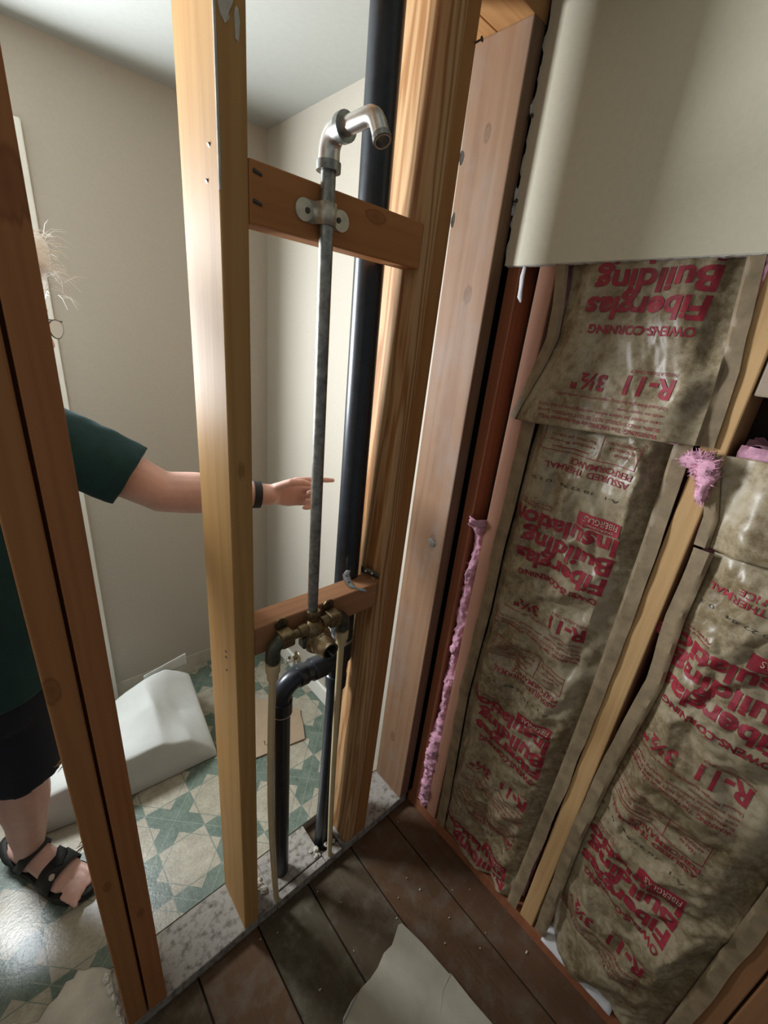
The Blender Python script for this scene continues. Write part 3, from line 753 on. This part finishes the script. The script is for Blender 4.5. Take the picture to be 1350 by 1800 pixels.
lel = MB().tube(pts, [.0255] * (len(pts) - 2) + [.0262, .0285], 24).build('elbow', 'abs', stk)
MB().tube([(-.500, ys, .752), (-.500, ys, .712)], .0288, 24).build('hub', 'abs', lel)
MB().tube([(-.500, ys, .7125), (-.500, ys, .7095)], .0292, 24, cap=True).build('glue_ring', 'strap_zinc', lel)
MB().tube([(-.500, ys, .73), (-.4990, ys - .004, .40), (-.4965, ys - .008, -.02)], .0238, 24).build('trap_leg', 'abs', stk)
# perforated hanger strap
hs = empty('hanger_strap', (-.30, .06, 1.07), 'perforated metal hanger strap bent around the black vent pipe', 'strap')
def holes(p, d, u, n, mat='screw'):
    for i in range(n): pass
ribbon('band', [(-.352, .030, 1.115), (-.354, .036, 1.100), (-.352, .030, 1.085), (-.345, .020, 1.070), (-.330, .002, 1.0685), (-.322, -.006, 1.062)], [.010, .017, .019, .019, .019, .012], Vector((.77, -.60, .10)).normalized(), 'hanger', hs, .001)
for p in ((-.3535, .0335, 1.098), (-.3505, .027, 1.083)):
    q = Vector(p) + Vector((-.002, -.003, .001)); MB().tube([q, q + Vector((-.0006, -.0008, .0003))], .0022, 10).build('strap_hole', 'screw', hs)
ribbon('band', [(-.296, .048, 1.094), (-.290, .036, 1.092), (-.282, .020, 1.090), (-.2745, .004, 1.086)], .017, (0, 0, 1), 'dark_iron', hs, .001)
for p in ((-.2905, .036, 1.092), (-.283, .020, 1.0905)):
    MB().tube([p, (p[0] - .0016, p[1] - .0010, p[2])], .0026, 10).build('strap_hole', 'paper_white', hs)

# shut-off valve on the bathroom wall
sv = empty('shutoff_valve', (0, .80, .125), 'small brass shut-off valve with round escutcheon low on the bathroom wall', 'valve')
MB().tube([(0, .80, .127), (-.004, .80, .127), (-.009, .80, .127)], [.030, .028, .016], 24).build('escutcheon', 'brass_light', sv)
MB().tube([(-.006, .80, .127), (-.050, .80, .127)], .0095, 14).build('stub', 'brass', sv)
MB().tube([(-.030, .80, .127), (-.056, .80, .127), (-.062, .80, .127)], [.0125, .0125, .010], 14).build('body', 'galv_bright', sv)
MB().tube([(-.048, .80, .127), (-.048, .80, .150)], [.007, .006], 10).build('outlet', 'brass', sv)
MB().tube([(-.062, .80, .127), (-.072, .80, .127), (-.076, .80, .127)], [(.006, .006), (.010, .018), (.009, .017)], 16).build('handle', 'galv_bright', sv)

# ------------------------------------------------------------------ things on the bathroom floor
pb = tag(MB().prism([(-.42, .480), (-.183, .433), (-.150, .50), (-.133, .552), (-.118, .575), (-.21, .700), (-.26, .765), (-.42, .80)], ZB + .001, ZB + .009).build('board_offcut', 'tan_board', origin=(-.28, .6, ZB), bevel=.001), 'tan flat board offcut lying on the vinyl behind the pipes', 'board')
for p, d in (((-.355, .60, ZB + .009), (.2, -.1, 1)), ((-.33, .505, ZB + .009), (-.1, 0, 1)), ((-.365, .73, ZB + .009), (.6, 0, .5))): nail(pb, p, d, .018, .0013, .003)
def loose_nail(x, y, a, label, L=.05):
    c = Vector((x, y, ZB + .0022)); d = Vector((math.cos(a), math.sin(a), 0))
    o = MB().tube([c - d * L / 2, c + d * L / 2 - d * .002, c + d * L / 2 - d * .002, c + d * L / 2], [.0012, .0016, .0022, .0022], 8).build('nail', 'screw', origin=tuple(c)); tag(o, label, 'nail', 'loose nails on the vinyl')
loose_nail(-.955, .520, .4, 'loose nail on the vinyl under the front edge of the white sheet')
loose_nail(-.935, .40, .6, 'loose nail on the vinyl beside the sandal toes')
# white sheet bundle: flat folded planes
BX = [-1.12, -.95, -.80, -.68, -.585, -.497]
rows = [[(.645, ZB), (.610, ZB), (.600, ZB), (.590, ZB), (.582, ZB), (.575, ZB)],
        [(.652, .175), (.618, .200), (.606, .216), (.600, .214), (.598, .165), (.588, .060)],
        [(.75, .225), (.74, .225), (.735, .245), (.725, .282), (.735, .190), (.735, .165)],
        [(.86, .245), (.855, .225), (.85, .250), (.845, .313), (.86, .312), (.855, .250)],
        [(.93, .18), (.93, .17), (.93, .18), (.93, .20), (.93, .20), (.925, .15)],
        [(.97, ZB), (.97, ZB), (.97, ZB), (.97, ZB), (.97, ZB), (.96, ZB)]]
bv = [(BX[i] + (.012 if (j == 2 and i == 3) else 0), y, z) for j, r in enumerate(rows) for i, (y, z) in enumerate(r)]
bf = [(j * 6 + i, j * 6 + i + 1, j * 6 + i + 7, j * 6 + i + 6) for j in range(5) for i in range(5)]
bf += [tuple(j * 6 for j in range(5, -1, -1))[::-1][::-1], tuple(j * 6 + 5 for j in range(6)), tuple(range(5, -1, -1)) + tuple()]
me = bpy.data.meshes.new('sheet_bundle'); me.from_pydata(bv, [], bf[:25] + [tuple(j * 6 for j in range(6))[::-1], tuple(j * 6 + 5 for j in range(6)), tuple(range(5, -1, -1)) + tuple(30 + i for i in range(6))])
bm = bmesh.new(); bm.from_mesh(me); bmesh.ops.recalc_face_normals(bm, faces=bm.faces)
bmesh.ops.bevel(bm, geom=bm.edges[:], offset=.009, segments=2, affect='EDGES', profile=.5)
bmesh.ops.triangulate(bm, faces=[f for f in bm.faces if len(f.verts) > 4])
bmesh.ops.subdivide_edges(bm, edges=[e for e in bm.edges if e.calc_length() > .03], cuts=4, use_grid_fill=True)
for v in bm.verts:
    k_ = smooth(ZB, ZB + .05, v.co.z)
    v.co += Vector((0, .5, 1)) * k_ * (.007 * noise.noise(v.co * 11) + .004 * (.4 - abs(noise.noise(v.co * 17 + Vector((3, 1, 2))))))
    v.co.z = max(v.co.z, ZB + .0005)
bm.to_mesh(me); bm.free()
me.transform(Matrix.Translation((.8, -.8, -ZB)))
for p in me.polygons: p.use_smooth = True
bo = tag(link('sheet_bundle', me, 'bag', None, (-.8, .8, ZB)), 'bulky folded white sheet bundle on the vinyl against the far wall', 'sheet')
def flap(u, v): return (-.665 + .165 * u, .862 + .015 * u, .270 + .01 * u + (.048 + .012 * u) * v)
vs, fs = grid_mesh(flap, 16, 4); solid(MB().add(vs, fs, True).build('fold_flap', 'bag', bo), .002)

# ------------------------------------------------------------------ tub side floor scraps
scr = [(-.277, -.268), (-.262, -.34), (-.251, -.433), (-.246, -.437), (-.243, -.50), (-.235, -.572), (-.22, -.70), (-.40, -.80), (-.62, -.66), (-.575, -.37), (-.536, -.322), (-.50, -.306), (-.46, -.298), (-.43, -.300), (-.398, -.296), (-.365, -.284), (-.335, -.286), (-.305, -.272), (-.288, -.264)]
sc_o = tag(MB().prism(scr, .004, .016).build('drywall_scrap', 'scrap', origin=(-.4, -.45, .004), bevel=.001, seg=1), 'broken buff drywall scrap lying on the dark floor boards', 'drywall')
ribbon('torn_paper', [(-.475, -.301, .018), (-.50, -.306, .022), (-.535, -.318, .024), (-.57, -.36, .022), (-.585, -.41, .02)], [.004, .008, .010, .008, .004], (.4, .7, .5), 'bag', sc_o)
ribbon('crack', [(-.2465, -.437, .0163), (-.29, -.445, .0163), (-.33, -.47, .0163)], [.0016, .0012, .0004], (0, 1, 0), 'w_gray', sc_o, .0004)
rnd = random.Random(11); sp = 0
for i in range(46):
    x, y = rnd.uniform(-.85, -.02), rnd.uniform(-.55, -.03)
    if -.6 < x < -.22 and y < -.25: continue
    mb = MB(); c = (x, y, .0022); r = rnd.choice([.0018, .0022, .003, .0035])
    mb.ball(c, (r * rnd.uniform(.8, 2), r, .0018), 6, 4); mb.sm = [False] * len(mb.sm)
    tag(mb.build('plaster_crumb', 'dust', origin=c), 'tiny pale plaster crumb scattered on the dark floor boards', 'debris', 'plaster crumbs on the floor boards')
for i in range(5):
    x, y = (-.952 - .004 * i, .02 + .028 * i); c = (x, y, ZB - .003 + .006)
    mb = MB(); mb.ball(c, (.006, .014, .006), 7, 5); mb.v = [tuple(a + rnd.uniform(-.003, .003) for a in v) for v in mb.v]; mb.sm = [False] * len(mb.sm)
    mb.v = [(a, b, max(c[2] - .006, d_)) for a, b, d_ in mb.v]
    tag(mb.build('plaster_chunk', 'gypsum', origin=c), 'broken white plaster chunk along the torn vinyl beside the dark doubled stud', 'debris', 'plaster chunks beside the doubled stud')

# ------------------------------------------------------------------ the person
def remesh(mb, voxel, smooth_n=4):
    me = bpy.data.meshes.new('tmp'); me.from_pydata([tuple(v) for v in mb.v], [], mb.f)
    o = bpy.data.objects.new('tmp', me); COL.objects.link(o)
    r = o.modifiers.new('r', 'REMESH'); r.mode = 'VOXEL'; r.voxel_size = voxel; r.use_smooth_shade = True
    if smooth_n:
        q = o.modifiers.new('s', 'SMOOTH'); q.factor = .5; q.iterations = smooth_n
    dg = bpy.context.evaluated_depsgraph_get(); out = bpy.data.meshes.new_from_object(o.evaluated_get(dg))
    bpy.data.objects.remove(o); return out
def limb(mb, pts, r, n=16):
    P = [Vector(p) for p in pts]; pp = []; rr = []
    for i in range(len(P) - 1):                                  # smooth taper between joints
        for k in range(6):
            t = k / 6; pp.append(P[i].lerp(P[i + 1], t)); a, b_ = r[i], r[i + 1]
            t2 = t * t * (3 - 2 * t); rr.append(a + (b_ - a) * t2 if not isinstance(a, tuple) else tuple(x + (y - x) * t2 for x, y in zip(a, b_)))
    pp.append(P[-1]); rr.append(r[-1]); mb.tube(pp, rr, n)
    for p, q in ((P[0], r[0]), (P[-1], r[-1])): mb.ball(p, min(q) if isinstance(q, tuple) else q, 12, 8)
def put_mesh(name, me, mat, parent):
    ox, oy, oz = ORG[parent.name]
    for v in me.vertices: v.co -= Vector((ox, oy, oz))
    for p in me.polygons: p.use_smooth = True
    me.name = name; return link(name, me, mat, parent, ORG[parent.name])
FZ = ZB
per = empty('person', (-1.12, .50, FZ), 'person in dark green t-shirt and navy shorts pointing towards the pipes', 'person')
SHL, ELB, WRI = Vector((-.868, .500, 1.385)), Vector((-.648, .415, 1.236)), Vector((-.392, .352, 1.208))
SHR, ELR, WRR = Vector((-1.205, .505, 1.40)), Vector((-1.285, .56, 1.14)), Vector((-1.235, .43, .93))
bd = MB()
# torso rings: (centre, half width, half depth)
tors = [((-1.085, .525, .80), (.165, .125)), ((-1.08, .52, .90), (.175, .135)), ((-1.07, .515, 1.02), (.172, .145)), ((-1.05, .515, 1.16), (.175, .138)), ((-1.035, .52, 1.29), (.185, .120)), ((-1.03, .52, 1.39), (.165, .085)), ((-1.0, .515, 1.45), (.085, .065))]
bd.tube([c for c, r in tors], [r for c, r in tors], 24, up=(1, .02, 0))
limb(bd, [(-.985, .51, 1.43), (-.955, .50, 1.50), (-.945, .494, 1.53)], [.066, .058, .056])
# left arm (raised) and right arm (hanging)
limb(bd, [(-.95, .51, 1.39), SHL, SHL.lerp(ELB, .5), ELB, ELB.lerp(WRI, .28), ELB.lerp(WRI, .66), WRI], [.075, .068, .058, .051, .0535, .040, .030])
limb(bd, [(-1.12, .51, 1.40), SHR, SHR.lerp(ELR, .5), ELR, ELR.lerp(WRR, .3), WRR], [.075, .066, .056, .048, .050, .030])
# legs
HL, KL, AL = Vector((-1.005, .525, .84)), Vector((-1.040, .500, .485)), Vector((-1.075, .545, .115))
HRr, KR, AR = Vector((-1.165, .525, .84)), Vector((-1.215, .470, .485)), Vector((-1.270, .50, .115))
for h, k_, a_ in ((HL, KL, AL), (HRr, KR, AR)):
    limb(bd, [h, h.lerp(k_, .5), k_, k_.lerp(a_, .3), k_.lerp(a_, .65), a_, a_ + Vector((0, 0, -.04))], [.095, .083, .060, .062, .048, .037, .036])
# head, looking along hd
HC = Vector((-.914, .487, 1.598)); hd = Vector((.75, -.66, 0)).normalized(); hs_ = Vector((-hd.y, hd.x, 0))
def hp(f, sd, u): return HC + hd * f + hs_ * sd + Vector((0, 0, u))
bd.ball(hp(-.012, 0, .035), (.088, .088, .092), 20, 14)
for f, u, r in ((.03, .03, .070), (.035, -.02, .064), (.04, -.06, .052), (.055, -.085, .036), (-.03, .02, .080), (.0, -.05, .058)): bd.ball(hp(f, 0, u), r, 16, 10)
bd.tube([hp(.098, 0, .012), hp(.112, 0, -.015), hp(.122, 0, -.032), hp(.100, 0, -.040)], [.009, .011, .013, .010], 10)
for sd in (-1, 1):
    bd.ball(hp(.113, sd * .011, -.034), .0085, 8, 6)
    bd.ball(hp(-.012, sd * .080, -.005), (.018, .018, .030), 10, 8)
    bd.ball(hp(.082, sd * .030, .026), (.024, .024, .010), 10, 8)
    bd.ball(hp(.068, sd * .038, -.035), .026, 10, 8)
bd.tube([hp(.086, -.024, -.066), hp(.100, 0, -.064), hp(.086, .024, -.066)], [.005, .0075, .005], 8)
bd.tube([hp(.084, -.022, -.074), hp(.097, 0, -.075), hp(.084, .022, -.074)], [.005, .0085, .005], 8)
# left hand: index out, other fingers curled, thumb along the top
hx = Vector((1, -.06, .0)).normalized()
def hand(P0, X, Yp, Z, curl_all=False):
    def q(a, b, c): return P0 + X * a + Yp * b + Z * c
    bd.tube([q(-.01, 0, 0), q(.02, .002, .0), q(.06, .0, -.003), q(.092, -.002, -.004)], [(.026, .020), (.033, .018), (.042, .017), (.040, .014)], 14, up=tuple(Z))
    base = [(.090, .032), (.094, .010), (.090, -.013), (.082, -.034)]
    for i, (bx, bz) in enumerate(base):
        r = [.0098, .0098, .0094, .0084][i]
        if i == 0 and not curl_all:
            limb(bd, [q(bx - .012, 0, bz), q(bx + .045, -.004, bz - .002), q(bx + .078, -.006, bz - .006), q(bx + .112, -.004, bz - .012)], [r + .001, r, r * .93, r * .8], 10)
        else:
            l = [.042, .045, .042, .034][i]
            limb(bd, [q(bx - .012, 0, bz), q(bx + l * .8, -.016, bz - .002), q(bx + l * .70, -.048, bz - .002), q(bx + l * .05, -.047, bz - .001)], [r + .001, r, r * .95, r * .85], 10)
    limb(bd, [q(.018, -.012, .024), q(.048, -.030, .040), q(.082, -.034, .038), q(.104, -.036, .030)], [.014, .012, .0105, .0085], 10)
hand(WRI, hx, Vector((.06, 1, 0)).normalized(), Vector((0, 0, 1)))
hand(WRR, Vector((.15, -.45, -.88)).normalized(), Vector((-.95, -.3, 0)).normalized(), Vector((.25, -.85, .45)).normalized(), True)
# feet
FD = Vector((.512, -.859, 0)); FD2 = Vector((.05, -.998, 0))
def foot(A, D):
    Sd = Vector((-D.y, D.x, 0)); g = FZ + .022
    def q(a, b, c): return Vector((A.x, A.y, g)) + D * a + Sd * b + Vector((0, 0, c))
    bd.tube([q(-.060, 0, .030), q(-.03, 0, .040), q(.02, 0, .042), q(.08, 0, .034), q(.130, .0, .022), q(.152, .0, .015)], [(.028, .026), (.034, .038), (.035, .042), (.040, .034), (.046, .020), (.042, .012)], 16, up=tuple(Sd))
    bd.ball(q(-.045, 0, .034), .033, 12, 8)
    for i in range(5):
        bx = .160 - [.0, .002, -.006, -.016, -.030][i]; sd = [.033, .0095, -.0095, -.0265, -.0415][i]; L = [.055, .048, .042, .036, .030][i]; r = [.0125, .0088, .0082, .0078, .0072][i]
        limb(bd, [q(bx - .02, sd, .014), q(bx + L * .5, sd * 1.02, .016), q(bx + L, sd * 1.02, .010)], [r, r, r * .9], 8)
    return q
qL = foot(AL, FD); qR = foot(AR, FD2)
body_o = put_mesh('body', remesh(bd, .0048, 5), 'skin', per)
# sandals
def sandal(q, D):
    Sd = Vector((-D.y, D.x, 0))
    out = [(-.088, .0), (-.080, .026), (-.05, .037), (.0, .034), (.05, .038), (.11, .050), (.16, .054), (.195, .046), (.222, .022), (.226, .0), (.212, -.024), (.18, -.044), (.14, -.052), (.09, -.048), (.03, -.036), (-.04, -.037), (-.080, -.026)]
    def pt(a, b, z): p = q(a, b, 0); return (p.x, p.y, z)
    n = len(out); mb = MB()
    up = lambda a: .006 * smooth(.17, .226, a)
    vs = [pt(a, b, FZ + .001 + up(a)) for a, b in out] + [pt(a * 1.01, b * 1.04, FZ + .012 + up(a)) for a, b in out] + [pt(a, b, FZ + .024 + up(a) * 1.2) for a, b in out]
    fs = [tuple(range(n)), tuple(range(3 * n - 1, 2 * n - 1, -1))] + [(i + k * n, i + (k + 1) * n, (i + 1) % n + (k + 1) * n, (i + 1) % n + k * n) for i in range(n) for k in range(2)]
    mb.add(vs, fs); r = empty('sandal', tuple(q(0, 0, 0)), None, None)
    return mb, r
def strap(q, path, w, parent, name='strap', th=.005):
    """band laid over the foot: path of (along, side, height), width along the foot"""
    P = [q(*p) for p in path]; mb = MB(); vs = []
    m = 24; 
    def cr(t):
        i = min(int(t), len(P) - 2); f = t - i; p0 = P[max(i - 1, 0)]; p1 = P[i]; p2 = P[i + 1]; p3 = P[min(i + 2, len(P) - 1)]
        return .5 * ((2 * p1) + (p2 - p0) * f + (2 * p0 - 5 * p1 + 4 * p2 - p3) * f * f + (3 * p1 - p0 - 3 * p2 + p3) * f ** 3)
    D = (q(1, 0, 0) - q(0, 0, 0)).normalized()
    for i in range(m + 1):
        c = cr(i / m * (len(P) - 1)); tg = (cr(min(len(P) - 1, i / m * (len(P) - 1) + .05)) - cr(max(0, i / m * (len(P) - 1) - .05))).normalized()
        a = (D - tg * D.dot(tg)).normalized(); vs += [c - a * w / 2, c + a * w / 2]
    mb.add(vs, [(2 * i, 2 * i + 1, 2 * i + 3, 2 * i + 2) for i in range(m)], True)
    o = mb.build(name, 'rubber', parent); m_ = o.modifiers.new('t', 'SOLIDIFY'); m_.thickness = th; m_.offset = 0
    return o
for q, D, lab in ((qL, FD, 'black strapped sandal on the foot nearest the dark doubled stud'), (qR, FD2, 'black strapped sandal on the hidden foot beyond the left edge')):
    mb, r = sandal(q, D); tag(r, lab, 'sandal', None)
    mb.build('sole', 'rubber', r, bevel=.002)
    strap(q, [(-.02, .036, .008), (-.045, .037, .030), (-.085, .020, .046), (-.094, 0, .050), (-.085, -.020, .046), (-.045, -.037, .030), (-.02, -.036, .008)], .022, r, 'heel_strap')
    strap(q, [(-.01, .040, .006), (.012, .042, .045), (.030, .030, .078), (.040, 0, .090), (.030, -.030, .078), (.012, -.042, .045), (-.01, -.040, .006)], .026, r, 'ankle_strap')
    strap(q, [(.095, .049, .002), (.105, .050, .030), (.112, .030, .056), (.115, 0, .064), (.112, -.030, .056), (.108, -.048, .030), (.10, -.049, .002)], .050, r, 'toe_strap')
    strap(q, [(.062, .040, .020), (.08, .036, .054), (.10, .020, .068), (.12, -.006, .066)], .024, r, 'cross_strap', .008)
    p = q(.128, -.030, .060); MB().tube([p + Vector((0, 0, -.003)), p + Vector((0, 0, .004))], [.008, .007], 12).build('buckle', 'strap_zinc', r)
# clothes
sh = MB()
tr = [((-1.085, .525, .775), (.195, .150)), ((-1.082, .52, .90), (.197, .155)), ((-1.07, .515, 1.02), (.192, .162)), ((-1.05, .515, 1.16), (.194, .155)), ((-1.035, .52, 1.29), (.198, .137)), ((-1.03, .52, 1.385), (.182, .102)), ((-1.005, .515, 1.445), (.115, .082)), ((-.985, .51, 1.475), (.073, .068))]
sh.tube([c for c, r in tr], [r for c, r in tr], 28, up=(1, .02, 0))
slv = SHL.lerp(ELB, .72)
sh.tube([(-.97, .512, 1.385), SHL + Vector((-.03, 0, .004)), SHL.lerp(ELB, .35), slv], [.086, .083, .080, .078], 20)
sh.ball(SHL + Vector((-.01, 0, .0)), .080, 14, 10)
slr = SHR.lerp(ELR, .70)
sh.tube([(-1.10, .512, 1.40), SHR, SHR.lerp(ELR, .4), slr], [.086, .080, .076, .078], 20); sh.ball(SHR, .079, 14, 10)
sm = remesh(sh, .009, 3)
for v in sm.vertices:
    v.co += v.normal * (.004 * noise.noise(v.co * 14) + .003 * noise.noise(Vector((v.co.x * 30, v.co.y * 30, v.co.z * 8))))
put_mesh('tshirt', sm, 'shirt', per)
so_ = MB()
so_.tube([(-1.085, .525, .70), (-1.085, .525, .80), (-1.083, .523, .88)], [(.18, .145), (.185, .148), (.182, .145)], 24, up=(1, .02, 0))
for h, k_ in ((HL, KL), (HRr, KR)):
    so_.tube([h + Vector((0, 0, -.02)), h.lerp(k_, .5), h.lerp(k_, 1.0)], [(.108, .118), (.102, .112), (.098, .108)], 22, up=(1, 0, 0))
sm = remesh(so_, .009, 3)
for v in sm.vertices: v.co += v.normal * (.006 * noise.noise(Vector((v.co.x * 18, v.co.y * 18, v.co.z * 6))))
put_mesh('shorts', sm, 'shorts', per)
# watch strap, hair, eyes, glasses
wp = ELB.lerp(WRI, .86); wd = (WRI - ELB).normalized()
wb = MB().tube([wp - wd * .010, wp + wd * .010], .0375, 22).build('wrist_band', 'rubber', per)
hm = MB(); hm.ball(hp(-.022, 0, .050), (.098, .098, .094), 20, 14)
hm.ball(hp(.060, 0, .118), (.062, .062, .034), 14, 10); hm.ball((HC.x + .098, HC.y - .015, 1.722), (.026, .04, .042), 12, 8); hm.ball((HC.x + .06, HC.y - .02, 1.73), (.045, .05, .04), 12, 8); hm.ball(hp(-.05, 0, -.01), (.075, .075, .07), 14, 10)
hmesh = remesh(hm, .008, 2)
keep = []
for v in hmesh.vertices: v.co += v.normal * .008 * noise.noise(v.co * 35)
bmh = bmesh.new(); bmh.from_mesh(hmesh)
def face_side(c): d_ = c - HC; f = d_.dot(hd); u = d_.z; return (f > .035 and u < .075) or u < -.055
bmesh.ops.delete(bmh, geom=[v for v in bmh.verts if face_side(v.co)], context='VERTS'); bmh.to_mesh(hmesh); bmh.free()
hair = put_mesh('hair', hmesh, 'hair', per)
r5 = random.Random(5); stn = MB()
for i in range(420):
    th = r5.uniform(-1.5, 1.5); u = r5.uniform(.06, .135); f = r5.uniform(-.06, .125)
    p = hp(f, math.sin(th) * .07, u * (1 - .25 * abs(th) / 1.5)) if i % 3 else Vector((HC.x + r5.uniform(.07, .122), HC.y + r5.uniform(-.05, .02), r5.uniform(1.685, 1.76))); d_ = (hd * r5.uniform(.2, 1.) + hs_ * r5.uniform(-.6, .6) + Vector((0, 0, r5.uniform(-.5, .5)))).normalized()
    L = r5.uniform(.02, .05); stn.tube([p, p + d_ * L * .5 + Vector((0, 0, .004)), p + d_ * L + Vector((0, 0, -.006))], [.0006, .0005, .0002], 3, cap=False)
h2 = stn.build('loose_hair', 'hair', hair); h2['kind'] = 'stuff'
for sd in (-1, 1):
    e_ = MB().ball(hp(.080, sd * .031, .008), .0125, 12, 8).build('eye', 'eye', per)
    MB().ball(hp(.0905, sd * .031, .008), .0045, 8, 6).build('pupil', 'screw', e_)
gl = empty('glasses', tuple(hp(.10, 0, .0)), 'thin rimmed glasses on the face of the pointing person', 'glasses')
for sd in (-1, 1):
    c = hp(.116, sd * .034, -.002); up_ = Vector((0, 0, 1)); nrm = (hd + hs_ * sd * .18).normalized(); sid = Vector((-nrm.y, nrm.x, 0))
    ringp = [c + sid * .027 * math.cos(a) + up_ * (.021 * math.sin(a) if math.sin(a) < 0 else .013 * math.sin(a)) for a in [i * 2 * math.pi / 20 for i in range(21)]]
    MB().tube(ringp, .0012, 6, cap=False).build('rim', 'frame', gl)
    solid(MB().add([tuple(p) for p in ringp[:-1]], [tuple(range(20))]).build('lens', 'lens', gl), .0015)
    a = c + sid * sd * .027 + up_ * .010; b_ = hp(-.005, sd * .088, .012); MB().tube([a, a.lerp(b_, .5) + hs_ * sd * .004, b_, b_ + Vector((0, 0, -.02)) - hd * .015], .0016, 6).build('temple', 'frame', gl)
MB().tube([hp(.116, -.009, .008), hp(.120, 0, .011), hp(.116, .009, .008)], .0013, 6).build('bridge', 'frame', gl)
